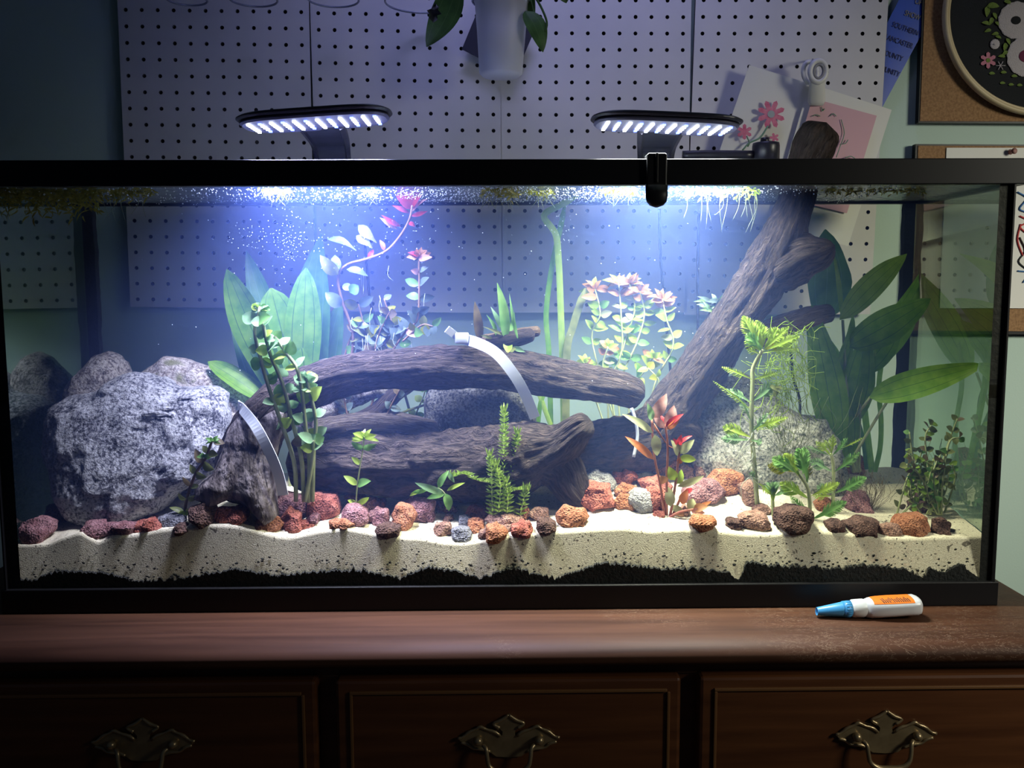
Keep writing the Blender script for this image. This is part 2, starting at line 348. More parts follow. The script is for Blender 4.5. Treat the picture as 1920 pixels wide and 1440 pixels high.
def woodfin(name, c1, c2, rough, coat):
    m, nt, out = nodes(name); b = N(nt, 'ShaderNodeBsdfPrincipled'); b.inputs['Roughness'].default_value = rough; b.inputs['Coat Weight'].default_value = coat; b.inputs['Coat Roughness'].default_value = .18; b.inputs['Specular IOR Level'].default_value = .28
    n1 = N(nt, 'ShaderNodeTexNoise'); n1.inputs['Scale'].default_value = 6; n1.inputs['Detail'].default_value = 8; n1.inputs['Distortion'].default_value = .6
    nt.links.new(mapped(nt, (.6, 9, 9)), n1.inputs['Vector'])
    col = ramp(nt, n1.outputs['Fac'], [(.3, c1), (.7, c2)])
    v = N(nt, 'ShaderNodeTexNoise'); v.inputs['Scale'].default_value = 38; v.inputs['Detail'].default_value = 8; v.inputs['Roughness'].default_value = .7; v.inputs['Distortion'].default_value = 2.2; nt.links.new(mapped(nt, (.7, 1.6, 1)), v.inputs['Vector'])
    pp = N(nt, 'ShaderNodeMath', operation='COMPARE'); pp.inputs[1].default_value = .5; pp.inputs[2].default_value = .0028; nt.links.new(v.outputs['Fac'], pp.inputs[0])
    v2 = N(nt, 'ShaderNodeTexNoise'); v2.inputs['Scale'].default_value = 7; v2.inputs['Detail'].default_value = 2; nt.links.new(mapped(nt, (1, 1, 1)), v2.inputs['Vector'])
    sx = N(nt, 'ShaderNodeSeparateXYZ'); nt.links.new(mapped(nt, (1, 1, 1)), sx.inputs[0]); sm = N(nt, 'ShaderNodeMath', operation='MULTIPLY_ADD'); sm.inputs[1].default_value = .32; nt.links.new(sx.outputs[0], sm.inputs[0]); nt.links.new(v2.outputs['Fac'], sm.inputs[2])
    r2 = ramp(nt, sm.outputs[0], [(.60, (0, 0, 0)), (.80, (1, 1, 1))])
    ml = N(nt, 'ShaderNodeMath', operation='MULTIPLY'); nt.links.new(pp.outputs[0], ml.inputs[0]); nt.links.new(r2, ml.inputs[1])
    mx = N(nt, 'ShaderNodeMix', data_type='RGBA'); nt.links.new(ml.outputs[0], mx.inputs[0]); nt.links.new(col, mx.inputs[6]); mx.inputs[7].default_value = (.50, .36, .26, 1)
    nt.links.new(mx.outputs[2], b.inputs['Base Color']); nt.links.new(b.outputs[0], out.inputs[0]); return m
M['bead'] = plain('worn_bead', (.17, .08, .03), .4)
M['dresser_top'] = woodfin('mahogany_top', (.042, .015, .007), (.090, .036, .018), .60, .0)
M['dresser'] = plain('mahogany_front', (.075, .026, .010), .35, col2=(.13, .048, .018), scale=7, stretch=(.6, 9, 9), coat=.3)

# ================================================================ the setting
WY = 0.40                                     # pegboard face
o = box('wall_back', (-3, WY+.02, -1.2), (3, WY+.12, 2.6), M['wall']); tag(o, kind='structure', label='pale sage green painted wall')
o = box('floor', (-3, -3, -.95), (3, WY+.02, -.85), plain('floor_boards', (.12, .07, .04), .5)); tag(o, kind='structure', label='brown floor under the dresser')

# ================================================================ dresser
def dresser():
    d = thing('dresser', 'dark reddish mahogany dresser with scratched top carrying the aquarium', 'dresser', (0, .1, -.85))
    X1 = .668; X0 = -.72
    yb = WY+.015; yf = -.118
    prof = [(yb, 0), (yf+.03, 0), (yf+.016, -.0015), (yf+.006, -.006), (yf+.001, -.012), (yf, -.018), (yf+.003, -.023), (yf+.010, -.027), (yf+.016, -.028), (yb, -.028)]
    xs = [X0, X0+.004, X1-.010, X1-.003, X1]
    V = []; 
    for i, x in enumerate(xs):
        s = 0.0 if i not in (0, 4) else .006
        for (y, z) in prof: V.append((x, y, z - (s if z > -.01 else 0)))
    n = len(prof); F = [(i*n+k, i*n+(k+1) % n, (i+1)*n+(k+1) % n, (i+1)*n+k) for i in range(4) for k in range(n)]
    F += [tuple(range(n))[::-1], tuple(4*n+k for k in range(n))]
    mk('top', V, F, M['dresser_top'], d)
    fy = -.097
    V, F = box_geo((X0+.02, fy+.006, -.85), (X1-.02, yb-.01, -.028)); mk('carcass', V, F, M['dresser'], d, smooth=False)
    box('top_rail', (X0+.02, fy+.002, -.042), (X1-.02, fy+.008, -.028), M['dresser'], d, .001)
    def drawer(x0, x1, z1, z0, dz=0.0):
        V, F = box_geo((x0, fy-.016, z0), (x1, fy+.02, z1), .004)
        dr = mk('drawer', V, F, M['dresser'], d, smooth=False)
        cb = .016
        for (a, b_) in (((x0+cb, fy-.0185, z1-cb), (x1-cb, fy-.014, z1-cb+.0035)), ((x0+cb, fy-.0185, z0+cb), (x0+cb+.0035, fy-.014, z1-cb)), ((x1-cb, fy-.0185, z0+cb), (x1-cb+.0035, fy-.014, z1-cb))):
            box('bead_moulding', a, b_, M['bead'], dr, .0008)
        cx = (x0+x1)/2; fz = fy-.016
        S = mpp(fz)
        H = [(0, 1325), (17, 1336), (31, 1344), (20, 1352), (12, 1361), (13, 1368), (18, 1371), (27, 1360), (43, 1355), (56, 1349), (62, 1354), (76, 1360), (90, 1370), (101, 1374), (94, 1382), (80, 1386), (70, 1395), (50, 1397), (38, 1402), (25, 1412), (0, 1414)]
        full = [(-a, b) for a, b in H[1:-1]][::-1]
        outl = H + [(-a, b) for a, b in H[1:-1]][::-1]
        zc = at(1643, 1380, fz).z - dz
        P = [(cx + a*S, zc - (b-1380)*S) for a, b in outl]
        bm = bmesh.new(); vs_ = [bm.verts.new((x, fz-.0002, z)) for x, z in P]; f = bm.faces.new(vs_)
        r = bmesh.ops.extrude_face_region(bm, geom=[f]); ev = [e for e in r['geom'] if isinstance(e, bmesh.types.BMVert)]
        for v in ev: v.co.y -= .0022; v.co.x = cx+(v.co.x-cx)*.985
        bmesh.ops.recalc_face_normals(bm, faces=bm.faces[:]); bmesh.ops.triangulate(bm, faces=bm.faces[:])
        bm.verts.index_update(); V = [v.co.copy() for v in bm.verts]; F = [[v.index for v in f.verts] for f in bm.faces]; bm.free()
        mk('pull_plate', V, F, M['brass'], dr, smooth=False)
        # raised scroll rims along the plate's upper edges
        for s in (-1, 1):
            for L in ([(0, 1326), (15, 1337), (30, 1344), (18, 1353)], [(16, 1370), (27, 1361), (43, 1356), (56, 1350), (64, 1355), (78, 1361), (90, 1371), (100, 1374)], [(94, 1382), (80, 1386), (70, 1394), (50, 1396), (36, 1402)]):
                tube('scroll_rim', [(cx+s*a*S, fz-.0026, zc-(b-1380)*S) for a, b in L], [.0016*(1+.35*(i % 2)) for i in range(len(L))], M['brass'], dr, 6, 16)
            bm = bmesh.new(); bmesh.ops.create_uvsphere(bm, u_segments=12, v_segments=8, radius=.0052)
            for v in bm.verts: v.co = Vector((cx+s*60*S+v.co.x, fz-.006+v.co.y*1.1, zc+.002+v.co.z))
            bm.verts.index_update(); V = [v.co.copy() for v in bm.verts]; F = [[v.index for v in f.verts] for f in bm.faces]; bm.free()
            mk('pull_post', V, F, M['brass'], dr)
        B = [(-50, 1383, 8), (-44, 1388, 12), (-42, 1404, 14), (-38, 1420, 15), (-24, 1431, 16), (0, 1434, 16), (24, 1431, 16), (38, 1420, 15), (42, 1404, 14), (44, 1388, 12), (50, 1383, 8)]
        tube('pull_bail', [(cx+a*S, fz-c*.001, zc-(b-1380)*S) for a, b, c in B], [.0024, .0024, .0024, .0026, .0034, .0042, .0034, .0026, .0024, .0024, .0024], M['brass'], dr, 8, 40)
    def xa(px): return at(px, 1300, fy-.016).x
    zt = at(1300, 1270, fy-.016).z
    drawer(xa(-62), xa(592), zt, zt-.165); drawer(xa(628), xa(1277), zt, zt-.165); drawer(xa(1312), X1-.028, zt, zt-.165)
    drawer(xa(-62), (X0+X1)/2-.01, zt-.185, zt-.40, .21); drawer((X0+X1)/2+.01, X1-.028, zt-.185, zt-.40, .21)
dresser()

# ================================================================ pegboard
def pegboard():
    t = thing('pegboard', 'light grey pegboard of four panels on the wall behind the aquarium', 'pegboard', (0, WY, .3))
    panels = [((235.7, 18.3), (564.7, 22.7), (246, 264)), ((596.7, 24.7), (923.3, 30), (604, 271)), ((953, 31), (1281, 32.2), (954.3, 275.7)), ((1318.3, 31.7), (1649, 32), (1309, 278))]
    for (a, b, c) in panels:
        A, B, C = at(*a, WY), at(*b, WY), at(*c, WY)
        U = (B-A)/11; Wd = (C-A)/8
        r = .128
        V = []; F = []; fm = []
        R0, R1 = -3, 19
        idx = {}
        def vid(p):
            k = (round(p[0], 3), round(p[1], 3), round(p[2], 4))
            if k not in idx:
                idx[k] = len(V); q = A + U*p[0] + Wd*p[1]; V.append((q.x, WY+p[2], q.z))
            return idx[k]
        for i in range(12):
            for j in range(R0, R1):
                e = .49 if i in (0, 11) else .5
                O = [(.5, 0), (.5, .5), (0, .5), (-.5, .5), (-.5, 0), (-.5, -.5), (0, -.5), (.5, -.5)]
                ou = [vid((i+x, j+y, 0)) for x, y in O]
                inn = [vid((i+r*math.cos(k*PI/4), j+r*math.sin(k*PI/4), 0)) for k in range(8)]
                bk = [vid((i+r*math.cos(k*PI/4), j+r*math.sin(k*PI/4), .005)) for k in range(8)]
                for k in range(8):
                    F.append((ou[k], ou[(k+1) % 8], inn[(k+1) % 8], inn[k])); fm.append(0)
                    F.append((inn[k], inn[(k+1) % 8], bk[(k+1) % 8], bk[k])); fm.append(1)
                F.append(tuple(bk)); fm.append(1)
        # sides
        cs = [(-.5, R0-.5), (11.5, R0-.5), (11.5, R1-.5), (-.5, R1-.5)]
        for k in range(4):
            p, q = cs[k], cs[(k+1) % 4]
            F.append((vid((*p, 0)), vid((*q, 0)), vid((*q, .006)), vid((*p, .006)))); fm.append(1)
        mk('panel', V, F, [M['peg'], M['peghole']], t, smooth=False, fmat=fm)
    box('backing_rail', (-.58, WY+.008, .40), (.60, WY+.0195, .43), M['peghole'], t)
pegboard()

# ================================================================ aquarium
TW = .6128; TD = .262; ZT = .5435; ZB = .5135; RB = .0302
aq = thing('aquarium', 'long rectangular glass aquarium with black rims on the dresser', 'aquarium', (0, TD/2, 0))
def ring(name, x, y0, y1, z0, z1, wd, lip):
    m = MB()
    for lo, hi in (((-x, y0, z0), (x, y0+wd, z1)), ((-x, y1-wd, z0), (x, y1, z1)), ((-x, y0+wd, z0), (-x+wd, y1-wd, z1)), ((x-wd, y0+wd, z0), (x, y1-wd, z1))):
        V, F = box_geo(lo, hi, .0012); m.add(V, F)
    return m.build(name, M['black'], aq, smooth=False)
ring('bottom_frame', TW, -.002, TD+.002, 0, RB, .008, 0)
ring('top_frame', TW+.011, -.003, TD+.003, ZB, ZT, .013, 0)
box('base_plate', (-TW+.008, .006, .004), (TW-.008, TD-.006, .008), M['black'], aq)
GX = .6065
def quad(name, P, mat, parent): return mk(name, P, [(0, 1, 2, 3)], mat, parent, smooth=False)
box('front_pane', (-GX, .0005, .004), (GX, .0035, ZB+.01), M['pane'], aq)
box('back_pane', (-GX, TD-.0035, .004), (GX, TD-.0005, ZB+.01), M['pane'], aq)
box('side_pane', (-GX, .004, .004), (-GX+.003, TD-.004, ZB+.01), M['side'], aq)
box('side_pane', (GX-.003, .004, .004), (GX, TD-.004, ZB+.01), M['side'], aq)
def seam(x, y, wx, wy, s):
    V = []; F = []; n = 60
    for i in range(n+1):
        z = .02+(ZB-.02)*i/n
        j = noise.noise(Vector((x*9, y*7, z*60)))*.0016 + noise.noise(Vector((x*3, y*7, z*200)))*.0008 if y > .1 else 0
        w_ = wx+j
        V += [(x, y, z), (x-s*w_, y, z), (x-s*w_*.8, y+wy*.5, z), (x, y+wy, z)]
    for i in range(n):
        for k in range(4): F.append((i*4+k, i*4+(k+1) % 4, (i+1)*4+(k+1) % 4, (i+1)*4+k))
    mk('silicone_seam', V, F, M['blackrough'], aq, smooth=False)
GI = GX-.003
seam(-GX, .0038, .0155, .004, -1); seam(GX, .0038, .0155, .004, 1)
seam(-GI, TD-.004, .017, -.009, -1); seam(GI, TD-.004, .016, -.009, 1)
for s in (-1, 1): box('corner_trim', (s*GX if s < 0 else GX-.0005, -.0015, RB), (-GX+.0005 if s < 0 else GX+.0015, .008, ZB), M['black'], aq) if s > 0 else box('corner_trim', (-GX-.0015, -.0015, RB), (-GX+.0005, .008, ZB), M['black'], aq)

# water
V, F = box_geo((-GI+.0002, .0038, .0082), (GI-.0002, TD-.0038, .5168))
wt = tag(mk('water', V, F, M['water'], smooth=False), 'slightly cloudy water filling the aquarium', 'water', kind='stuff')
nx, ny = 220, 40; V = []; F = []
for j in range(ny+1):
    for i in range(nx+1):
        x = -GI+2*GI*i/nx; y = .0038+(TD-.0076)*j/ny
        V.append((x, y, .5172+.0009*noise.noise(Vector((x*40, y*55, 0)))))
for j in range(ny):
    for i in range(nx): F.append((j*(nx+1)+i, j*(nx+1)+i+1, (j+1)*(nx+1)+i+1, (j+1)*(nx+1)+i))
mk('surface', V, F, M['surface'], wt)

# ---------------------------------------------------------------- sand
SF = [(20, 1022), (90, 1022), (115, 1010), (150, 998), (170, 1010), (185, 1018), (215, 1005), (260, 1002), (300, 993), (350, 987), (400, 983), (440, 985), (480, 995), (520, 1006), (545, 1008), (600, 995), (650, 990), (700, 1000), (750, 1008), (790, 1010), (830, 1018), (870, 1020), (920, 1012), (960, 1005), (1010, 1000), (1060, 996), (1120, 992), (1170, 990), (1220, 996), (1280, 992), (1340, 996), (1400, 1002), (1450, 1003), (1500, 996), (1560, 998), (1600, 1003), (1650, 1008), (1700, 1010), (1760, 1008), (1860, 1006)]
SBk = [(0, 925), (300, 895), (700, 882), (1000, 868), (1130, 832), (1300, 822), (1450, 845), (1550, 866), (1650, 876), (1760, 878), (1900, 890)]
YF = .014
fx = [at(a, b, YF) for a, b in SF]; bx_ = [at(a, b, .255) for a, b in SBk]
FX = [p.x for p in fx]; FZ = [p.z for p in fx]; BX = [p.x for p in bx_]; BZ = [p.z for p in bx_]
def zs(x, y):
    a = np.interp(x, FX, FZ); b = np.interp(x, BX, BZ); mid = (np.interp(x-.03, FX, FZ)+np.interp(x+.03, FX, FZ)+np.interp(x, FX, FZ))/3
    s = min(1, max(0, (y-YF)/(.255-YF))); k = min(1, s*6)
    f = a*(1-k)+mid*k
    return f+(b-f)*s + .0016*noise.noise(Vector((x*55, y*60, 1)))*min(1, s*8)
def ground(px, py):
    d = ray(px, py); prev = None
    for i in range(230):
        Y = YF+i*.001; p = CAM + d*((Y-CAM.y)/d.y)
        if p.z <= zs(p.x, Y): return p
    return p
nx = 420; ys = [YF+(.255-YF)*(j/70)**1.15 for j in range(71)]; V = []; F = []
xs = [-GI+.001+2*(GI-.001)*i/nx for i in range(nx+1)]
rows = []
nb = 14
for k in range(nb):                                   # sloped front face against the glass
    rows.append([(x, .005+(YF-.005)*(k/nb), .034+(zs(x, YF)-.034)*(k/nb)+0.0) for x in xs])
for y in ys: rows.append([(x, y, zs(x, y)) for x in xs])
for r_ in rows: V += r_
F = [(j*(nx+1)+i, j*(nx+1)+i+1, (j+1)*(nx+1)+i+1, (j+1)*(nx+1)+i) for j in range(len(rows)-1) for i in range(nx)]
tag(mk('sand', V, F, M['sand']), 'pale speckled sand bed sloping against the front glass', 'sand', kind='stuff')
# dark soil layer under the sand, jagged upper edge
V = []; F = []; n = 900
SBL = [(0, 1080), (60, 1090), (85, 1078), (110, 1072), (200, 1075), (250, 1090), (340, 1085), (440, 1068), (470, 1072), (520, 1080), (600, 1072), (680, 1070), (750, 1085), (800, 1065), (850, 1070), (900, 1085), (960, 1065), (1040, 1085), (1130, 1056), (1180, 1060), (1240, 1068), (1300, 1066), (1370, 1075), (1385, 1090), (1400, 1055), (1440, 1060), (1500, 1064), (1560, 1068), (1620, 1060), (1700, 1068), (1730, 1085), (1745, 1065), (1770, 1075), (1800, 1058), (1830, 1080), (1900, 1080)]
lx = [at(a, b, .0045) for a, b in SBL]; LX = [p.x for p in lx]; LZ = [p.z for p in lx]
for i in range(n+1):
    x = -GI+.001+2*(GI-.001)*i/n
    z = np.interp(x, LX, LZ) + .004*noise.noise(Vector((x*160, 3, 0))) + .0045*noise.noise(Vector((x*420, 3, 7)))+.002*noise.noise(Vector((x*1300, 3, 7)))
    z = max(z, .012)
    V += [(x, .0041, .0085), (x, .0041, z), (x, .0075, z+.001)]
for i in range(n): F += [(i*3, (i+1)*3, (i+1)*3+1, i*3+1), (i*3+1, (i+1)*3+1, (i+1)*3+2, i*3+2)]
tag(mk('black_soil', V, F, M['soil'], smooth=False), 'jagged black soil layer under the sand along the bottom', 'soil', kind='stuff')
mb = MB()
for k in range(420):
    px = random.uniform(60, 1830); base = np.interp(px, [a for a, b in SBL], [b for a, b in SBL])
    py = base - abs(random.gauss(0, 17)) - 1; r_ = random.uniform(.7, 2.8)
    zz = at(px, py, .006); tt = (zz.z-.034)/(.05); yy = .005+max(0, (YF-.005)*(zz.z-.034)/(max(.03, zs(zz.x, YF)-.034)))-.0003
    c = at(px, py, yy); S = mpp(yy)
    q = [(c.x+S*r_*random.uniform(.6, 1.3)*math.cos(a*PI/3)*1.3, yy-.0004+.0, c.z+S*r_*random.uniform(.5, 1.2)*math.sin(a*PI/3)) for a in range(6)]
    mb.add(q+[(c.x, yy-.0012, c.z)], [(a, (a+1) % 6, 6) for a in range(6)])
tag(mb.build('soil_crumbs', M['soil'], smooth=False), 'black soil crumbs scattered at the foot of the sand', 'soil', kind='stuff')

# ---------------------------------------------------------------- rocks
def outline_r(poly, c, n=180):
    P = np.array(poly, float)-np.array(c); R = np.zeros(n)
    for k in range(n):
        a = 2*PI*k/n; d = np.array([math.cos(a), math.sin(a)]); best = 0
        for i in range(len(P)):
            p, q = P[i], P[(i+1) % len(P)]; e = q-p; den = d[0]*e[1]-d[1]*e[0]
            if abs(den) < 1e-9: continue
            t = (p[0]*e[1]-p[1]*e[0])/den; s = (p[0]*d[1]-p[1]*d[0])/den
            if t > 0 and -1e-6 <= s <= 1+1e-6: best = max(best, t)
        R[k] = best
    return R
_ico = {}
def ico(sub):
    if sub not in _ico:
        bm = bmesh.new(); bmesh.ops.create_icosphere(bm, subdivisions=sub, radius=1)
        bm.verts.index_update(); _ico[sub] = (np.array([v.co[:] for v in bm.verts]), [[v.index for v in f.verts] for f in bm.faces]); bm.free()
    return _ico[sub]
def rock_geo(poly, Y, th, seed, sub=5, rough=1.0, box_=.6, lean=.3):
    n, F = ico(sub); c = np.mean(poly, axis=0); R = outline_r(poly, c)
    S = mpp(Y); C = at(c[0], c[1], Y); V = []
    for v in n:
        s = math.hypot(v[0], v[2]); a = math.atan2(-v[2], v[0]) % (2*PI)
        k = a/(2*PI)*180; k0 = int(k) % 180; r = R[k0]*(1-k % 1)+R[(k0+1) % 180]*(k % 1)
        sf = s**box_
        dx = r*sf*math.cos(a); dz = -r*sf*math.sin(a); dy = th*math.copysign(abs(v[1])**.8, v[1])
        p = Vector((C.x+dx*S, C.y+dy+lean*dz*S, C.z+dz*S))
        q = p*1.0+Vector((seed*3.1, seed*1.7, 0))
        h = noise.fractal(q*28, 1.0, 2.0, 3)*.0045 + noise.noise(q*110)*.0016+noise.noise(q*260)*.0009
        cc = noise.cell(q*30)*.006+noise.cell(q*70)*.002
        nd = Vector((v[0], v[1]*1.2, v[2])).normalized()
        edge = .35+.65*abs(v[1])
        p = p+nd*((h+cc*.6)*rough*edge); V.append((max(-.602, min(.602, p.x)), max(.0045, min(.2575, p.y)), p.z))
    return V, F
def big_rock(name, label, poly, Y, th, mat, seed, sub=5, rough=1.0, box_=.6, lean=.12):
    V, F = rock_geo(poly, Y, th, seed, sub, rough, box_, lean)
    return tag(mk(name, V, F, mat), label, 'rock')
big_rock('granite_rock', 'biggest rock, square speckled grey granite block at far left front', [(88, 785), (95, 762), (125, 744), (170, 738), (200, 715), (240, 701), (262, 700), (300, 715), (340, 731), (400, 727), (423, 740), (427, 790), (425, 850), (400, 892), (345, 915), (320, 945), (290, 960), (240, 975), (190, 977), (150, 962), (125, 930), (108, 890), (92, 840)], .118, .05, M['granite'], 1, 6, 1.0, .5, .36)
big_rock('peaked_rock', 'pointed brownish rock peeking up behind the big granite block', [(112, 750), (150, 702), (183, 664), (200, 657), (222, 665), (236, 690), (245, 725), (260, 800), (260, 930), (120, 930), (105, 800)], .19, .04, M['granite_brown'], 2, 5)
big_rock('pink_rock', 'pinkish rock with green algae patch behind the granite block', [(255, 706), (290, 682), (310, 668), (345, 670), (400, 690), (430, 703), (470, 735), (482, 748), (480, 830), (470, 930), (300, 940), (255, 850)], .195, .035, M['granite_pink'], 3, 5)
big_rock('lilac_rock', 'low pale rock just showing above the left arch of driftwood', [(555, 700), (600, 674), (660, 664), (715, 668), (750, 690), (755, 740), (700, 745), (600, 800), (550, 800)], .20, .03, M['granite_brown'], 4, 4)
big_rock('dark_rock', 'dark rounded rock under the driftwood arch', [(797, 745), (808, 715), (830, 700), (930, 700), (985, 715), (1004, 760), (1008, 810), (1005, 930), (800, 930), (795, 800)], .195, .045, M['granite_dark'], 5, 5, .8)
big_rock('sloping_rock', 'large grey-green sloping rock behind the feathery plants at right', [(1285, 790), (1310, 740), (1350, 708), (1395, 698), (1435, 722), (1468, 760), (1510, 778), (1545, 782), (1572, 825), (1592, 900), (1585, 950), (1480, 965), (1380, 955), (1300, 930), (1280, 850)], .175, .05, M['granite_grey'], 6, 6, .8)

# lava stones: cx, bottom, w, h, material, seed-shape, label
ST = [
 (68, 1019, 58, 42, 'purple', 'purple lava rock in the far left front corner'),
 (108, 985, 54, 42, 'dark', 'near-black stone left of the granite block foot'),
 (190, 1010, 72, 32, 'purple', 'flat wide purple stone below the granite block'),
 (232, 1005, 50, 24, 'purple', 'low mauve stone right of the flat wide purple one'),
 (263, 1002, 28, 26, 'red', 'small rosy stone between mauve stone and pebble pile at left'),
 (288, 981, 32, 14, 'orange', 'tiny orange-red chip under the right foot of the granite block'),
 (291, 996, 32, 23, 'red', 'small pinkish stone just below the tiny orange-red chip'),
 (325, 988, 52, 24, 'slate', 'flat slate grey stone below the small dark rooted plant'),
 (341, 999, 28, 18, 'dark', 'little dark pebble with pale rim below the slate stone'),
 (381, 990, 52, 46, 'dark', 'black stone in the shade under the driftwood foot'),
 (430, 984, 70, 37, 'red', 'maroon oval stone under the toes of the driftwood foot'),
 (507, 962, 42, 52, 'red', 'maroon stone tucked behind the purple block at zip tie end'),
 (541, 980, 74, 56, 'purple', 'chunky purple block at the lower end of the left zip tie'),
 (607, 976, 66, 56, 'red', 'square brick-red block beside the round-leaved stems'),
 (506, 998, 50, 31, 'orange', 'orange-brown lumpy stone in front of the purple block'),
 (548, 999, 40, 47, 'red', 'upright red stone leaning on the front of the purple block'),
 (574, 994, 30, 19, 'red', 'small red stone right of the upright red one'),
 (589, 987, 20, 20, 'purple', 'tiny mauve pebble under the square brick-red block'),
 (641, 993, 50, 20, 'orange', 'flat orange-red stone alone on pale sand at left centre'),
 (666, 951, 46, 30, 'red', 'maroon stone behind the lime seedling base'),
 (709, 953, 28, 18, 'red', 'small maroon stone half hidden under the log'),
 (667, 988, 50, 40, 'purple', 'rounded purple stone in front of the lime seedling'),
 (692, 966, 42, 34, 'purple', 'tilted purple slab resting between two purple stones'),
 (709, 989, 40, 38, 'purple', 'mauve stone touching the bright orange lava rock'),
 (729, 1005, 44, 21, 'dark', 'low dark red stone below the bright orange lava rock'),
 (785, 978, 80, 56, 'purple', 'long purple lava rock behind the bright orange one'),
 (755, 995, 50, 48, 'orange', 'bright orange round lava rock near the front left of centre'),
 (827, 963, 22, 36, 'brown', 'narrow brown stone right of the long purple rock'),
 (844, 962, 20, 17, 'orange', 'tiny orange pebble beside the narrow brown stone'),
 (841, 979, 24, 14, 'brown', 'little rusty chip alone on sand above the egg-shaped pebble'),
 (829, 1008, 36, 31, 'brown', 'egg-shaped taupe pebble on sand at centre'),
 (872, 993, 28, 24, 'slate', 'dark grey pebble behind the bluish-grey one'),
 (864, 1017, 40, 29, 'slate', 'bluish-grey lumpy pebble at the very front edge of sand'),
 (895, 978, 48, 32, 'red', 'red angular stone left of the fine-leaved plant base'),
 (893, 999, 28, 31, 'orange', 'upright orange-red pebble in front of the red angular stone'),
 (909, 1013, 24, 23, 'brown', 'pale taupe pebble between two orange-red ones'),
 (944, 988, 76, 26, 'brown', 'long flat brown slab below the fine-leaved plant'),
 (946, 999, 26, 17, 'brown', 'small brown pebble under the long flat slab'),
 (930, 1016, 38, 37, 'orange', 'slanting red-orange stone at the front edge below the slab'),
 (984, 976, 22, 28, 'orange', 'upright rusty stone at the right end of the slab'),
 (1012, 977, 42, 27, 'brown', 'dusty grey-brown stone right of the upright rusty one'),
 (979, 1006, 40, 29, 'red', 'reddish block at the front right of the slab'),
 (1071, 991, 60, 41, 'orange', 'long slanting orange stone pointing up to the right'),
 (1023, 1004, 40, 33, 'dark', 'dark rusty stone at the lower end of the long orange one'),
 (1125, 926, 56, 44, 'grey', 'pale grey stone beside the log end at centre right'),
 (1170, 912, 48, 39, 'red', 'dark red stone leaning right of the pale grey stone'),
 (1172, 937, 52, 28, 'orange', 'orange stone wedged below the dark red leaning one'),
 (1113, 961, 72, 57, 'red', 'big pyramid-shaped red lava rock at centre right'),
 (1168, 959, 48, 34, 'orange', 'smooth salmon stone right of the red pyramid rock'),
 (1200, 961, 44, 43, 'grey', 'grey and pink angular stone right of the salmon stone'),
 (1226, 926, 62, 36, 'red', 'flat red stone behind the grey and pink one'),
 (1230, 963, 32, 49, 'red', 'tall narrow red stone at the red plant base'),
 (1244, 891, 58, 42, 'orange', 'rust-brown stone at the foot of the diagonal driftwood'),
 (1285, 898, 38, 28, 'brown', 'dull brown stone between rust-brown and large pinkish rocks'),
 (1325, 901, 62, 55, 'brown', 'large pinkish-brown rock behind the red plant'),
 (1319, 945, 80, 46, 'purple', 'wide dusty purple rock right of the red plant'),
 (1360, 927, 66, 44, 'orange', 'rusty orange rock in front of the sloping grey rock'),
 (1234, 973, 28, 17, 'red', 'tiny red pebble left of the red plant roots'),
 (1276, 969, 32, 20, 'brown', 'grey-brown pebble behind the rusty square stone'),
 (1315, 996, 50, 33, 'orange', 'rusty square stone at the front right of the red plant'),
 (1375, 995, 42, 22, 'dark', 'dark brown bean-shaped pebble on open sand'),
 (1412, 992, 56, 34, 'brown', 'smooth pinkish-brown stone right of the bean-shaped pebble'),
 (1403, 951, 38, 50, 'brown', 'tall brown stone at the foot of the tall feathery plant'),
 (1430, 968, 34, 23, 'brown', 'small brown stone just behind the dark craggy rock'),
 (1489, 1002, 70, 52, 'dark', 'dark craggy brown rock below the low feathery plant'),
 (1546, 963, 36, 28, 'orange', 'orange stone between the two low feathery plants'),
 (1565, 999, 36, 29, 'dark', 'round dark red stone left of the long dark one'),
 (1616, 1006, 74, 40, 'dark', 'long dark brown stone at the front right'),
 (1664, 1002, 40, 22, 'brown', 'low brown stone at the right tip of the long dark one'),
 (1710, 1003, 68, 38, 'orange', 'long rusty oval stone at the far right front'),
 (1763, 1006, 44, 34, 'dark', 'nearly black stone at the far right end of the row'),
 (1596, 890, 48, 46, 'orange', 'rusty block behind, at the right foot of the sloping rock'),
 (1606, 961, 52, 42, 'purple', 'dusty mauve stone beside the thin grass tuft'),
 (1725, 964, 44, 28, 'dark', 'dark stone inside the bushy plant at far right'),
 (1731, 941, 30, 22, 'dark', 'small dark stone behind the bushy plant at far right'),
]
STONES = []
for i, (cx, by, w_, h_, mt, lab) in enumerate(ST):
    g0 = ground(cx, by-h_*.18)
    Y = min(g0.y+.004, .235); rs = random.Random(i*13+5)
    poly = []; k = rs.choice([5, 6, 7, 8]); ph = rs.uniform(0, 6.28)
    for j in range(k):
        a = ph+2*PI*j/k+rs.uniform(-.2, .2); q = 1/max(abs(math.cos(a)), abs(math.sin(a)))**.45*.9
        rr = q*rs.uniform(.86, 1.06)
        poly.append((cx+w_*.6*rr*math.cos(a), by-h_*.52+h_*.6*rr*math.sin(a)))
    th = max(.008, min(.026, (w_+h_)/4*mpp(Y)*.85))
    n_, F = ico(4); V, F = rock_geo(poly, Y, th, i+11, 4, 1.15, .5, .4)
    o = mk('lava_stone' if mt not in ('grey', 'slate') else 'stone', V, F, M[mt]); tag(o, lab, 'stone', 'loose stones on the sand'); STONES.append(o)

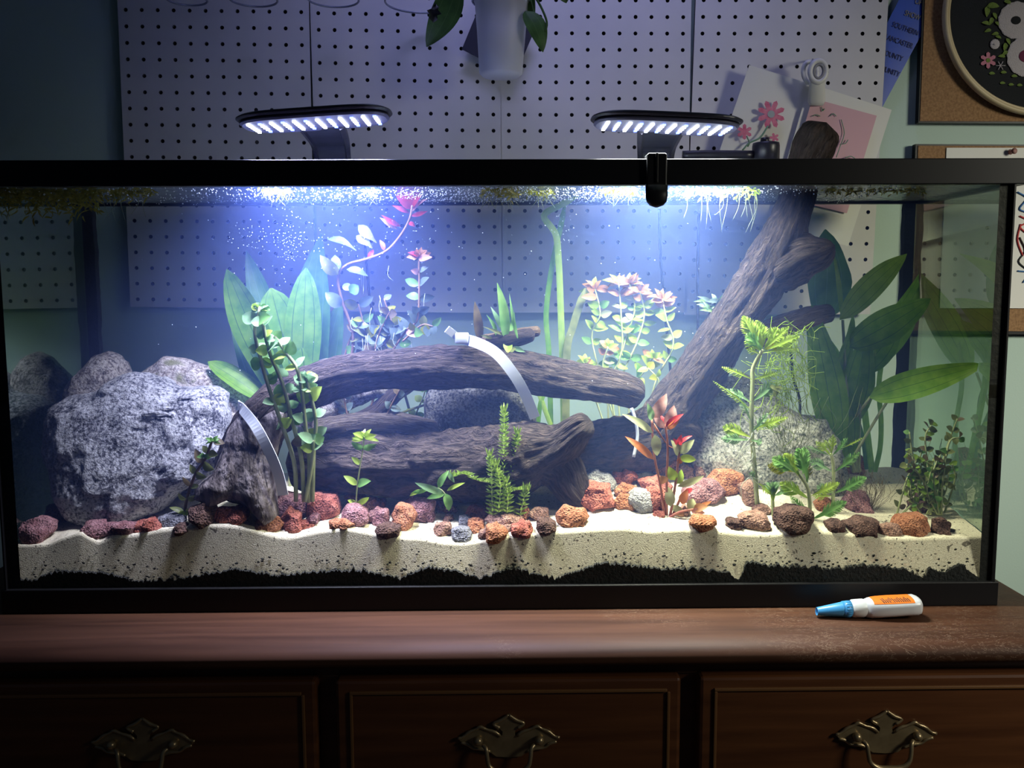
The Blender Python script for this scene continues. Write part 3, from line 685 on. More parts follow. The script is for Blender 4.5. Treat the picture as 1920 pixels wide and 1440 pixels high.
# ---------------------------------------------------------------- driftwood
def wood_geo(pts, seg=56, step=.0022, seed=0, amp=1.0, taper_end=True):
    P = catmull([(*at(p[0], p[1], p[2]), p[3]*mpp(p[2])) for p in pts], 400)
    L = np.concatenate([[0], np.cumsum(np.linalg.norm(np.diff(P[:, :3], axis=0), axis=1))])
    n = max(8, int(L[-1]/step)); s = np.linspace(0, L[-1], n); P = np.stack([np.interp(s, L, P[:, k]) for k in range(4)], 1)
    C = P[:, :3]; T = np.gradient(C, axis=0); T /= np.linalg.norm(T, axis=1)[:, None]
    u = np.array((0, -1., 0.01)); V = []; U = []
    for i in range(n):
        u = u-T[i]*u.dot(T[i]); u /= np.linalg.norm(u); w_ = np.cross(T[i], u)
        e = 1.0
        dE = min(s[i], s[-1]-s[i])/max(P[i, 3], 1e-4)
        if dE < .35: e = .72+.28*math.sqrt(max(0, dE/.35))
        for k in range(seg):
            a = 2*PI*k/seg; ca, sa = math.cos(a), math.sin(a)
            q = Vector((ca*2.2+seed, sa*2.2, s[i]*14)); q2 = Vector((ca*7+seed, sa*7, s[i]*16)); q3 = Vector((ca*16, sa*16+seed, s[i]*40))
            h = noise.noise(q)*.19+noise.noise(q2)*.10-abs(noise.noise(q3))*.10-abs(noise.noise(Vector((ca*9-seed, sa*9, s[i]*22))))*.10+.04+noise.noise(Vector((ca*3+seed, sa*3, s[i]*75)))*.05
            r = P[i, 3]*e*(1+h*amp)
            V.append(C[i]+r*(ca*u+sa*w_)); U.append((k/seg, s[i]))
    F = [(i*seg+k, i*seg+(k+1) % seg, (i+1)*seg+(k+1) % seg, (i+1)*seg+k) for i in range(n-1) for k in range(seg)]
    # rounded, broken ends
    for j, i in ((0, 0), (1, n-1)):
        c = C[i]-T[i]*P[i, 3]*.25 if j == 0 else C[i]+T[i]*P[i, 3]*.25
        V.append(c); U.append((0, s[i])); ci = len(V)-1
        for k in range(seg): F.append((i*seg+(k+1) % seg, i*seg+k, ci) if j == 0 else (i*seg+k, i*seg+(k+1) % seg, ci))
    return V, F, U
def wood(parent, name, pts, mat, **k):
    V, F, U = wood_geo(pts, **k); return mk(name, V, F, mat, parent, uv=U)
g = ground(455, 970)
arch = thing('driftwood_arch', 'arched dark driftwood branch with flared foot, bridging left to centre', 'driftwood', g)
wood(arch, 'branch', [(455, 935, .075, 48), (458, 890, .075, 52), (470, 840, .075, 50), (500, 782, .08, 47), (552, 738, .09, 42), (640, 706, .10, 37), (740, 692, .11, 36), (860, 688, .115, 40), (960, 694, .12, 37), (1060, 711, .12, 35), (1150, 726, .12, 33), (1192, 739, .12, 29), (1204, 743, .12, 22)], M['bark'], seed=1)
V, F = rock_geo([(428, 805), (455, 765), (500, 742), (545, 752), (538, 790), (518, 840), (512, 895), (516, 935), (524, 968), (508, 980), (486, 962), (468, 940), (436, 930), (404, 944), (368, 930), (372, 910), (402, 884), (420, 838)], .056, .032, 77, 6, .7, .5, .28)
mk('foot', V, F, M['foot'], arch)
wood(arch, 'stub', [(905, 640, .135, 12), (950, 632, .13, 13), (985, 625, .13, 12), (1012, 620, .13, 9)], M['bark3'], seed=4, seg=28)
g = ground(900, 940)
logo = thing('driftwood_log', 'thick horizontal driftwood log lying on the sand at centre', 'driftwood', g)
wood(logo, 'trunk', [(548, 868, .115, 52), (620, 868, .115, 58), (720, 872, .112, 62), (830, 872, .11, 64), (930, 868, .105, 70), (1000, 850, .098, 62), (1048, 834, .085, 42), (1082, 806, .072, 30), (1104, 792, .066, 25)], M['bark'], seed=5, seg=72)
wood(logo, 'foot', [(1010, 850, .10, 50), (1055, 880, .09, 44), (1075, 920, .08, 34), (1098, 948, .075, 14)], M['bark'], seed=6)
wood(logo, 'side_branch', [(590, 812, .17, 26), (660, 800, .17, 27), (740, 800, .17, 26), (820, 812, .16, 22)], M['bark2'], seed=7, seg=32)
wood(logo, 'side_branch', [(655, 800, .175, 20), (705, 775, .18, 18), (745, 735, .18, 15), (800, 700, .185, 12)], M['bark'], seed=8, seg=28)
g = ground(1180, 880)
diag = thing('diagonal_driftwood', 'tall diagonal driftwood trunk rising out of the water at right', 'driftwood', g)
wood(diag, 'trunk', [(1230, 812, .155, 50), (1262, 770, .15, 47), (1310, 700, .145, 44), (1370, 610, .135, 43), (1425, 525, .125, 43), (1462, 450, .12, 40), (1490, 380, .115, 33), (1508, 320, .11, 32), (1527, 270, .105, 38), (1545, 238, .10, 36)], M['bark'], seed=9, seg=64)
wood(diag, 'side_stub', [(1446, 515, .12, 44), (1495, 484, .112, 44), (1535, 474, .106, 33), (1562, 462, .102, 15)], M['bark'], seed=10)
wood(diag, 'base_log', [(1030, 850, .16, 46), (1110, 845, .16, 52), (1190, 830, .16, 56), (1260, 815, .155, 56), (1310, 830, .155, 30)], M['bark'], seed=11, seg=64)
wood(diag, 'side_branch', [(1395, 640, .15, 22), (1460, 615, .155, 22), (1520, 594, .16, 20), (1560, 586, .165, 16)], M['bark3'], seed=12, seg=32)

# ---------------------------------------------------------------- zip ties
def strap(name, pts, wpx, mat, parent=None, th=.0009):
    P = catmull([tuple(at(p[0], p[1], p[2])) for p in pts], 40); T = np.gradient(P, axis=0); T /= np.linalg.norm(T, axis=1)[:, None]
    V = []; F = []
    for i in range(40):
        f = np.array((0, -1, 0.)); s = np.cross(T[i], f); s /= np.linalg.norm(s); nn = np.cross(s, T[i]); h = wpx*.5*mpp(pts[0][2])
        for a, b in ((-1, -1), (1, -1), (1, 1), (-1, 1)): V.append(P[i]+s*h*a+nn*th*b)
    for i in range(39):
        for k in range(4): F.append((i*4+k, i*4+(k+1) % 4, (i+1)*4+(k+1) % 4, (i+1)*4+k))
    F += [(3, 2, 1, 0), (156, 157, 158, 159)]
    return mk(name, V, F, mat, parent, smooth=False)
o = strap('zip_tie', [(447, 760, .075), (455, 768, .05), (480, 800, .026), (506, 850, .022), (522, 890, .026), (531, 928, .034)], 19, M['tie']); tag(o, 'white zip tie around the left foot of the arch', 'zip tie')
zt = thing('zip_tie', 'white zip tie with buckle over the top of the arch', 'zip tie', at(862, 640, .09))
strap('band', [(862, 634, .10), (895, 643, .082), (930, 662, .074), (962, 700, .072), (985, 740, .078), (1003, 783, .095)], 20, M['tie'], zt)
strap('tail', [(838, 617, .085), (850, 626, .09), (864, 637, .095)], 14, M['tie'], zt)
c = at(866, 634, .093); V, F = box_geo(c-Vector((.009, .006, .007)), c+Vector((.009, .006, .007)), .002); mk('buckle', V, F, M['tie'], zt)
o = tube('zip_tie', pxpts([(1184, 765, .095), (1192, 790, .092), (1195, 820, .092), (1188, 857, .09)]), [.0022]*4, M['clearnylon'], None, 6, 20); tag(o, 'frayed clear nylon tie hanging by the diagonal trunk base', 'zip tie')

# ---------------------------------------------------------------- plants
FACE = Vector((0, -1, .35)).normalized()
def leaf_geo(base, tip, width, rng, curl=.15, droop=0.0, roll=0.0, shape='oval', nseg=8, wave=0.0, face=None):
    base, tip = Vector(base), Vector(tip); ax = tip-base; L = ax.length
    if L < 1e-5: L = 1e-5
    t = ax/L; f = (face or FACE).copy()
    f = f-t*f.dot(t)
    if f.length < 1e-3: f = Vector((0, 0, 1))
    f.normalize(); f = Matrix.Rotation(roll, 3, t) @ f
    s = t.cross(f)
    V = []; U = []; F = []
    cs = (-1, -.5, 0, .5, 1)
    for i in range(nseg+1):
        v = i/nseg
        if shape == 'oval': wv = math.sin(PI*min(1, v**.75))**.75 if 0 < v < 1 else .03
        elif shape == 'broad': wv = (math.sin(PI*v**1.45)**.62 if 0 < v < 1 else .04)+.05*(1-v)
        elif shape == 'lance': wv = (math.sin(PI*v**.85)**1.1 if 0 < v < 1 else .03)
        elif shape == 'tear': wv = (math.sin(PI*v**1.5)**.9 if 0 < v < 1 else .05)+.06*(1-v)
        elif shape == 'strap': wv = 1-.9*max(0, (v-.9)/.1)**2 if v < 1 else .15
        elif shape == 'saw': wv = (math.sin(PI*v**1.1)**.8 if 0 < v < 1 else .05)*(1.0 if i % 2 else .55)
        else: wv = 1
        c = base+ax*v + f*(curl*L*math.sin(PI*v)) + Vector((0, 0, -droop*L*v*v))
        for k in cs:
            wob = wave*width*math.sin(v*14+k*2)*abs(k)
            V.append(c+s*(k*width*.5*wv)+f*(abs(k)**1.5*width*.10*wv+wob)); U.append((k, v))
    for i in range(nseg):
        for k in range(4): F.append((i*5+k, i*5+k+1, (i+1)*5+k+1, (i+1)*5+k))
    return V, F, U
def pl_leaf(parent, b, t, Y, wpx, mat, rng, dY=0, name='leaf', label=None, **k):
    Y2 = Y+dY; n = 18 if k.get('shape') in ('strap', 'broad') else (12 if wpx > 30 else 6)
    if k.get('shape') == 'saw': n = 12
    V, F, U = leaf_geo(at(b[0], b[1], Y), at(t[0], t[1], Y2), wpx*mpp(Y), rng, nseg=n, **k); V = inside(V)
    o = mk(name, V, F, M[mat], parent, uv=U)
    if label: o['label'] = label
    return o
def stem(parent, pts, r0, r1, mat='stem', name='stem', n=24, seg=6):
    P = pxpts(pts); m = len(P); R = [(r0+(r1-r0)*i/(m-1))*mpp(.1) for i in range(m)]
    return tube(name, P, R, M[mat], parent, seg, n)
def inside(V):                     # keep a shape within the glass
    return [(max(-.602, min(.602, v[0])), max(.0045, min(.2575, v[1])), v[2]) for v in V]
def on_path(pts, f):
    P = catmull([tuple(map(float, p)) for p in pts], 60); i = min(59, int(f*59)); d = P[min(59, i+1)]-P[max(0, i-1)]
    return P[i], d/(np.linalg.norm(d[:2])+1e-9)
def leafy_stem(parent, pts, nodes_, ln, wd, mats, rng, r0=2.6, r1=1.4, smat='stem', start=.1, top=None, shape='oval', spread=(50, 85), sz=(1, 1), curl=.12, droop=.0):
    """a stem with pairs of leaves at its nodes; pts are (px,py,Y)"""
    stem(parent, pts, r0, r1, smat)
    for i in range(nodes_):
        f = start+(1-start)*i/max(1, nodes_-1) if nodes_ > 1 else .6
        p, d = on_path(pts, min(f, .99)); s = (sz[0]+(sz[1]-sz[0])*f)*rng.uniform(.8, 1.15)
        for side in (-1, 1):
            if rng.random() < .1: continue
            a = math.radians(rng.uniform(*spread))*side
            dx = d[0]*math.cos(a)-d[1]*math.sin(a); dy = d[0]*math.sin(a)+d[1]*math.cos(a)
            L = ln*s*rng.uniform(.75, 1.1); fs = rng.uniform(.75, 1)
            mt = top if (top and f > .88) else rng.choice(mats)
            pl_leaf(parent, (p[0], p[1]), (p[0]+dx*L*fs, p[1]+dy*L*fs), p[2], wd*s*rng.uniform(.8, 1.15), mt, rng, dY=rng.uniform(-.6, .6)*L*mpp(.1), roll=rng.uniform(-.7, .7), shape=shape, curl=curl*rng.uniform(-.3, 1.3), droop=droop)
def crown(parent, p, Y, n, ln, wd, mat, rng, a0=-170, a1=-10, shape='oval'):
    for i in range(n):
        a = math.radians(a0+(a1-a0)*i/max(1, n-1)+rng.uniform(-10, 10)); L = ln*rng.uniform(.7, 1.1)
        pl_leaf(parent, p, (p[0]+L*math.cos(a), p[1]+L*.75*math.sin(a)), Y, wd*rng.uniform(.8, 1.1), mat if isinstance(mat, str) else rng.choice(mat), rng, dY=rng.uniform(-.6, .6)*L*mpp(.1), roll=rng.uniform(-.6, .6), shape=shape)
def plant(name, label, px, py, group=None):
    return thing(name, label, 'plant', ground(px, py), group)

# broad sword plant, left
rg = random.Random(1); p = plant('sword_plant', 'broad-leaved sword plant standing behind the left end of the arch', 540, 930)
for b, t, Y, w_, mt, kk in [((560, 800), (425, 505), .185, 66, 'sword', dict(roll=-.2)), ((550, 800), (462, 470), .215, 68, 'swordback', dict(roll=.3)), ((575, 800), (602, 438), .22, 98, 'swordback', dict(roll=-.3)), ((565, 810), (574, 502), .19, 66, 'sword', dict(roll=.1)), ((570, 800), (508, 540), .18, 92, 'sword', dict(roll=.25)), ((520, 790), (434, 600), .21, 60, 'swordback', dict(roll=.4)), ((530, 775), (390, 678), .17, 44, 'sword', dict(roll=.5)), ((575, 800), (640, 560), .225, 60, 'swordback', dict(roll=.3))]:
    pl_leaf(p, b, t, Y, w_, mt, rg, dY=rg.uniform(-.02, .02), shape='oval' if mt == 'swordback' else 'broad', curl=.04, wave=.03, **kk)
for x in (545, 560, 575, 590): stem(p, [(x, 930, .19), (x, 860, .19), (565, 790, .19)], 4, 3, n=8)

# tall stem plant with red tip bent toward the surface
rg = random.Random(2); p = plant('tall_red_tipped_plant', 'tall plant with long curved stem and red tip near the surface', 655, 945)
S1 = [(660, 945, .19), (650, 830, .19), (655, 700, .18), (662, 630, .175), (640, 560, .17), (634, 520, .165), (650, 497, .16), (690, 485, .155), (725, 470, .15), (752, 440, .145), (768, 410, .14), (773, 385, .14)]
stem(p, S1, 3.6, 2.4, 'stembrown', n=70)
for b, t, w_, mt, sh in [((668, 470), (614, 448), 18, 'silver', 'tear'), ((634, 515), (600, 478), 26, 'yellow', 'oval'), ((630, 510), (628, 478), 20, 'silver', 'oval'), ((706, 455), (672, 422), 20, 'yellow', 'tear'), ((698, 465), (668, 442), 20, 'yellow', 'tear'), ((650, 505), (690, 518), 16, 'silver', 'oval'), ((640, 575), (610, 548), 26, 'silver', 'oval'), ((655, 548), (672, 535), 22, 'green', 'oval'), ((655, 545), (645, 532), 16, 'silver', 'oval'), ((745, 430), (712, 408), 10, 'pinkleaf', 'lance'), ((752, 425), (715, 403), 10, 'redleaf', 'lance'), ((768, 400), (735, 385), 9, 'redleaf', 'lance'), ((770, 392), (742, 366), 26, 'redleaf', 'oval'), ((771, 390), (762, 360), 24, 'redleaf', 'oval'), ((772, 390), (792, 366), 20, 'redleaf', 'lance'), ((772, 398), (804, 372), 9, 'pinkleaf', 'lance'), ((770, 405), (802, 396), 9, 'redleaf', 'lance'), ((765, 418), (778, 425), 10, 'redleaf', 'oval'), ((690, 485), (700, 468), 9, 'redleaf', 'oval'), ((720, 470), (712, 450), 10, 'orangeleaf', 'oval')]:
    pl_leaf(p, b, t, .155, w_, mt, rg, dY=rg.uniform(-.01, .01), roll=rg.uniform(-.5, .5), shape=sh)
S2 = [(700, 940, .18), (690, 800, .18), (720, 690, .17), (760, 622, .165), (782, 600, .16), (786, 540, .16), (785, 480, .16)]
leafy_stem(p, S2, 9, 30, 17, ['silver', 'silver', 'green', 'pinkleaf'], rg, 3, 2, 'stembrown', .45)
crown(p, (786, 482), .16, 8, 26, 13, ['orangeleaf', 'orangeleaf', 'redleaf', 'peach'], rg, -190, 10, 'lance')
for S_, n_ in (([(665, 700, .18), (690, 650, .175), (672, 570, .17)], 5), ([(700, 670, .175), (735, 620, .17), (720, 560, .17)], 5), ([(640, 690, .18), (655, 640, .18), (672, 612, .17)], 4), ([(755, 640, .16), (790, 610, .155), (812, 612, .15)], 4), ([(712, 900, .17), (722, 790, .17), (760, 712, .16)], 5), ([(690, 880, .17), (655, 790, .17), (640, 720, .165)], 5), ([(700, 700, .17), (706, 640, .165), (730, 585, .16)], 5)):
    leafy_stem(p, S_, n_, 28, 19, ['silver', 'green', 'dull', 'yellow', 'brownleaf', 'silver'], rg, 2.4, 1.5, 'stembrown', .3)
for k in range(16):
    x = rg.uniform(640, 800); y = rg.uniform(470, 640); stem(p, [(x, y, .16), (x+rg.uniform(-4, 4), y+18, .16), (x+rg.uniform(-10, 10), y+rg.uniform(25, 45), .16)], .5, .35, 'root', 'root', 6, 4)

# round-leaved stems in front left
rg = random.Random(3); p = plant('round_leaved_plant', 'round-leaved light green stems in front of the left zip tie', 575, 945)
for S_, n_, st in (([(555, 940, .06), (552, 870, .055), (530, 800, .045), (505, 730, .04), (488, 670, .04), (478, 620, .045), (488, 575, .045)], 8, .35), ([(570, 940, .06), (565, 860, .05), (548, 790, .045), (530, 720, .04), (505, 660, .04), (492, 600, .04)], 8, .4), ([(578, 942, .06), (580, 860, .055), (572, 790, .045), (560, 700, .04), (535, 660, .04), (515, 630, .04)], 7, .3), ([(586, 940, .06), (588, 850, .055), (592, 790, .05), (582, 740, .045), (575, 710, .045)], 5, .4), ([(572, 940, .055), (585, 870, .05), (588, 825, .045)], 2, .8)):
    leafy_stem(p, S_, n_, 30, 25, ['mint', 'mint', 'green', 'lime'], rg, 4.2, 3.0, 'stem', st)
crown(p, (488, 580), .045, 6, 18, 13, ['mint', 'lime'], rg, -190, 10); crown(p, (575, 712), .045, 7, 26, 15, 'mint', rg)
o = mk('leaf', *leaf_geo(at(556, 838, .045), at(562, 815, .045), .012, rg)[:2], M['brownleaf'], p)

# lime seedling
rg = random.Random(4); p = plant('lime_seedling', 'slender seedling with lime crown in front of the log left half', 672, 965)
leafy_stem(p, [(668, 960, .055), (668, 930, .055), (674, 880, .055), (680, 845, .055), (683, 818, .055)], 5, 32, 15, ['green', 'lime', 'green'], rg, 1.6, 1.2, 'stem', .15, spread=(55, 80))
crown(p, (684, 822), .055, 9, 26, 10, ['lime', 'cream'], rg, -200, 20)

# dark rooted plant by the granite block
rg = random.Random(5); p = plant('dusty_dark_plant', 'small dark plant with bright green tip between granite block and driftwood foot', 350, 968)
leafy_stem(p, [(345, 968, .04), (352, 930, .036), (366, 890, .034), (385, 860, .034), (398, 825, .034)], 7, 30, 15, ['brownleaf', 'dull', 'dull'], rg, 3, 2.4, 'stembrown', .05)
crown(p, (400, 828), .034, 6, 16, 8, 'green', rg, -200, 20); crown(p, (382, 858), .034, 5, 14, 8, 'green', rg); crown(p, (348, 965), .036, 6, 14, 7, 'lime', rg)

# fine-leaved plant at centre
rg = random.Random(6); p = plant('fine_leaved_plant', 'needle-leaved upright plant in front of the log at centre', 935, 965)
def needle(parent, pts, mat, ln=14, dens=1.0):
    stem(parent, pts, 1.5, 1.0, 'stem', n=18, seg=5)
    P = catmull([tuple(map(float, q)) for q in pts], 80); L = np.linalg.norm(P[-1, :2]-P[0, :2]); n_ = int(L/6.5*dens); mb = MB()
    for i in range(n_):
        f = i/n_; q = P[int(f*79)]; l = ln*(1.1-.45*f)
        for a in range(6):
            an = a*PI/3+i*.5; dx = math.cos(an)*l; dY = math.sin(an)*l*mpp(.06)
            V, F, U = leaf_geo(at(q[0], q[1], q[2]), at(q[0]+dx, q[1]-rg.uniform(2, 8), q[2]+dY), 3.6*mpp(.06), rg, nseg=3, shape='lance'); mb.add(V, F, U)
    q = P[-1]
    for a in range(8):
        V, F, U = leaf_geo(at(q[0], q[1]+4, q[2]), at(q[0]+math.cos(a*.8)*8, q[1]-14+rg.uniform(-4, 3), q[2]+math.sin(a*.8)*.006), 4.5*mpp(.06), rg, nseg=3, shape='lance'); mb.add(V, F, U)
    mb.build('foliage', M[mat], parent)
for S_ in ([(946, 965, .06), (944, 880, .06), (945, 820, .06), (945, 772, .06)], [(952, 960, .062), (958, 890, .062), (966, 845, .062), (970, 815, .062)], [(924, 965, .055), (922, 920, .055), (922, 880, .055), (918, 856, .055)], [(935, 960, .05), (938, 910, .05), (930, 875, .05)], [(918, 905, .055), (895, 900, .055), (870, 888, .055), (845, 896, .055)], [(955, 920, .055), (975, 918, .055), (988, 920, .055)], [(975, 965, .055), (982, 935, .055), (986, 920, .055)], [(950, 960, .05), (952, 930, .05), (948, 905, .05)]):
    needle(p, S_, 'needle')
rg = random.Random(7); p = plant('small_crypt_plant', 'small wavy-leaved plant between purple rock and needle-leaved plant', 830, 950)
for b, t, w_, mt in [((832, 925), (778, 905), 14, 'mint'), ((822, 915), (842, 882), 14, 'green'), ((840, 885), (852, 905), 9, 'mint'), ((835, 925), (842, 958), 18, 'green'), ((835, 925), (800, 935), 12, 'green'), ((838, 920), (872, 905), 8, 'lime'), ((805, 915), (770, 925), 9, 'green'), ((790, 918), (768, 930), 8, 'lime')]:
    pl_leaf(p, b, t, .05, w_, mt, rg, roll=rg.uniform(-.4, .4), shape='oval')
stem(p, [(838, 955, .052), (836, 930, .05), (820, 915, .05), (790, 920, .05)], 1.5, 1, n=12)

# fern on the arch stub
rg = random.Random(8); p = thing('fern_on_wood', 'dark fern with curled leaves growing on the arch stub', 'plant', at(955, 650, .12))
for b, t, w_, mt, cu in [((948, 640), (932, 530), 20, 'green', .12), ((900, 640), (890, 565), 18, 'brownleaf', .1), ((972, 640), (955, 550), 7, 'green', .25), ((950, 635), (940, 580), 13, 'green', -.2), ((945, 625), (920, 575), 10, 'mint', .2), ((955, 630), (965, 585), 9, 'green', -.2), ((930, 630), (912, 590), 8, 'green', .3), ((945, 630), (905, 612), 6, 'dull', .3), ((952, 640), (952, 662), 18, 'lime', 0), ((948, 628), (935, 600), 12, 'silver', .1), ((925, 635), (898, 628), 6, 'dull', .4), ((960, 650), (985, 660), 10, 'mint', 0), ((970, 650), (940, 668), 10, 'dull', 0)]:
    pl_leaf(p, b, t, .115, w_, mt, rg, dY=rg.uniform(-.01, .01), roll=rg.uniform(-.3, .3), shape='lance' if w_ < 16 else 'oval', curl=cu)
V, F, U = wood_geo([(912, 642, .12, 12), (945, 638, .12, 16), (975, 632, .12, 14), (1000, 626, .12, 12)], seg=20, seed=40); mk('rhizome_wood', V, F, M['bark'], p, uv=U)

# ribbon-leaved plant
rg = random.Random(9); p = plant('ribbon_leaved_plant', 'tall plant of long ribbon leaves behind the arch at centre', 1045, 925)
def ribbon(parent, pts, wpx, mat):
    P = catmull([tuple(at(*q)) for q in pts], 40); T = np.gradient(P, axis=0); T /= np.linalg.norm(T, axis=1)[:, None]; V = []; U = []; F = []
    for i in range(40):
        s = np.cross(T[i], (0, -1, .1)); s /= np.linalg.norm(s); h = wpx*.5*mpp(.2)*(1 if i < 35 else (40-i)/5+.05)
        for k in (-1, 0, 1): V.append(P[i]+s*h*k+np.array((0, -.0012 if k == 0 else 0, 0))); U.append((k*.9, i/40))
    for i in range(39):
        for k in range(2): F.append((i*3+k, i*3+k+1, (i+1)*3+k+1, (i+1)*3+k))
    return mk('leaf', V, F, M[mat], parent, uv=U)
ribbon(p, [(1060, 930, .2), (1055, 700, .2), (1052, 600, .2), (1048, 500, .2), (1042, 440, .195), (1020, 405, .19), (1050, 385, .18), (1085, 368, .17)], 12, 'swordlight')
ribbon(p, [(1035, 930, .21), (1030, 680, .21), (1024, 590, .21), (1035, 500, .21), (1050, 430, .205), (1060, 380, .2)], 10, 'sword')
ribbon(p, [(1062, 930, .19), (1062, 680, .19), (1075, 610, .19), (1098, 540, .19)], 14, 'dull')
ribbon(p, [(1000, 930, .2), (1010, 780, .2), (1020, 735, .2)], 9, 'sword'); ribbon(p, [(1075, 900, .2), (1030, 790, .2), (1008, 730, .2)], 9, 'swordlight')

# golden-topped bush
rg = random.Random(10); p = plant('peach_topped_bush', 'bushy lime green stem plant with peach tops right of the ribbon leaves', 1170, 905)
for S_, n_ in (([(1150, 900, .2), (1140, 740, .2), (1165, 660, .195), (1165, 600, .19), (1160, 530, .19)], 8), ([(1160, 900, .2), (1150, 740, .2), (1172, 640, .195), (1190, 580, .19), (1180, 530, .185)], 8), ([(1180, 900, .2), (1160, 740, .2), (1195, 640, .19), (1208, 590, .19), (1200, 545, .185)], 8), ([(1190, 900, .21), (1150, 780, .2), (1110, 640, .2), (1125, 590, .19), (1115, 540, .19)], 8), ([(1200, 900, .2), (1225, 730, .19), (1262, 650, .185), (1250, 600, .18), (1242, 560, .18)], 8), ([(1170, 900, .2), (1145, 740, .19), (1130, 690, .19), (1140, 650, .185)], 6), ([(1185, 900, .2), (1180, 740, .19), (1205, 700, .19), (1225, 670, .185)], 5), ([(1170, 900, .2), (1110, 730, .195), (1095, 680, .19)], 4)):
    leafy_stem(p, S_, n_, 27, 14, ['lime', 'lime', 'green', 'cream', 'swordlight'], rg, 2.2, 1.6, 'stem', .42, top='peach')
    q = S_[-1]; crown(p, (q[0], q[1]+2), q[2], 7, 30, 11, ['peach', 'peach', 'lime'], rg, -195, 15, 'lance') if q[1] < 600 else crown(p, (q[0], q[1]), q[2], 5, 22, 11, 'lime', rg)
leafy_stem(p, [(1222, 745, .175), (1235, 715, .17), (1215, 690, .17)], 3, 20, 14, ['yellow', 'lime'], rg, 2, 1.5, 'stem', .3)

# red-stemmed plant
rg = random.Random(11); p = plant('red_plant', 'red-stemmed plant with pink and cream leaves right of centre', 1248, 972)
for S_ in ([(1246, 972, .05), (1238, 910, .05), (1226, 850, .05), (1222, 785, .05)], [(1250, 972, .05), (1250, 900, .048), (1252, 840, .048), (1247, 795, .048)], [(1256, 970, .048), (1266, 910, .046), (1272, 860, .046), (1274, 830, .046)], [(1252, 972, .045), (1275, 960, .04), (1300, 955, .04)], [(1262, 965, .05), (1278, 930, .05), (1290, 915, .05)]):
    stem(p, S_, 2.8, 1.9, 'stemred')
for b, t, w_, mt in [((1224, 812), (1166, 776), 15, 'cream'), ((1226, 862), (1172, 818), 15, 'orangeleaf'), ((1224, 785), (1250, 738), 24, 'pinkleaf'), ((1222, 788), (1214, 756), 14, 'mint'), ((1248, 798), (1264, 760), 24, 'pinkleaf'), ((1248, 800), (1282, 776), 12, 'redleaf'), ((1250, 805), (1276, 780), 12, 'orangeleaf'), ((1246, 803), (1226, 776), 14, 'pinkleaf'), ((1244, 796), (1238, 778), 10, 'redleaf'), ((1228, 815), (1232, 855), 20, 'cream'), ((1274, 835), (1278, 815), 12, 'redleaf'), ((1274, 832), (1298, 817), 8, 'redleaf'), ((1272, 834), (1262, 822), 8, 'redleaf'), ((1274, 850), (1302, 824), 18, 'cream'), ((1272, 855), (1258, 825), 18, 'cream'), ((1274, 858), (1305, 862), 16, 'lime'), ((1270, 868), (1280, 858), 12, 'orangeleaf'), ((1265, 900), (1254, 875), 20, 'lime'), ((1266, 908), (1278, 880), 18, 'swordlight'), ((1270, 912), (1320, 892), 14, 'cream'), ((1248, 905), (1238, 892), 18, 'peach'), ((1278, 945), (1290, 918), 18, 'orangeleaf'), ((1284, 925), (1298, 916), 10, 'redleaf'), ((1258, 950), (1252, 912), 20, 'cream'), ((1290, 955), (1300, 935), 22, 'cream'), ((1300, 956), (1328, 950), 18, 'peach'), ((1302, 955), (1334, 940), 9, 'orangeleaf'), ((1280, 960), (1256, 948), 14, 'cream'), ((1296, 958), (1322, 962), 14, 'pinkleaf'), ((1262, 962), (1290, 968), 10, 'peach')]:
    pl_leaf(p, b, t, .046, w_, mt, rg, dY=rg.uniform(-.008, .008), roll=rg.uniform(-.5, .5), shape='oval')
for k in range(3): stem(p, [(1226, 800-k*3, .05), (1250, 832, .05), (1262, 840, .05)], .8, .6, 'stemred', 'root', 6, 4)

# feathery lobed plants
def frond(parent, b, t, Y, wpx, mat, rng):
    """one deeply lobed leaf: a rib with pointed lobes both sides"""
    V, F, U = [], [], []; mb = MB(); B = Vector((b[0], b[1])); T = Vector((t[0], t[1])); d = T-B; L = d.length; d.normalize(); nrm = Vector((-d.y, d.x)); dY = rng.uniform(-.4, .4)*L*mpp(.1)
    n = max(4, int(L/6))
    vv, ff, uu = leaf_geo(at(b[0], b[1], Y), at(t[0], t[1], Y+dY), wpx*.32*mpp(.1), rng, nseg=6, shape='lance', curl=.08); mb.add(vv, ff, uu)
    for i in range(1, n+1):
        f = .25+.7*i/n; q = B+d*L*f; ll = wpx*.75*math.sin(PI*(f**.8)*.95+.1)
        for s in (-1, 1):
            e = q+d*ll*.75+nrm*s*ll*.75
            vv, ff, uu = leaf_geo(at(q.x, q.y, Y+dY*f), at(e.x, e.y, Y+dY*f+rng.uniform(-.003, .003)), wpx*.17*mpp(.1), rng, nseg=3, shape='lance', roll=rng.uniform(-.4, .4)); mb.add(vv, ff, uu)
    return mb.build('leaf', M[mat], parent)
rg = random.Random(12); p = plant('tall_feathery_plant', 'tall feathery lobed plant with bright lime crown before the sloping rock', 1418, 945)
stem(p, [(1420, 948, .07), (1415, 880, .068), (1409, 800, .066), (1411, 720, .064), (1412, 690, .064), (1430, 655, .06)], 4.6, 3.6, n=40, seg=8)
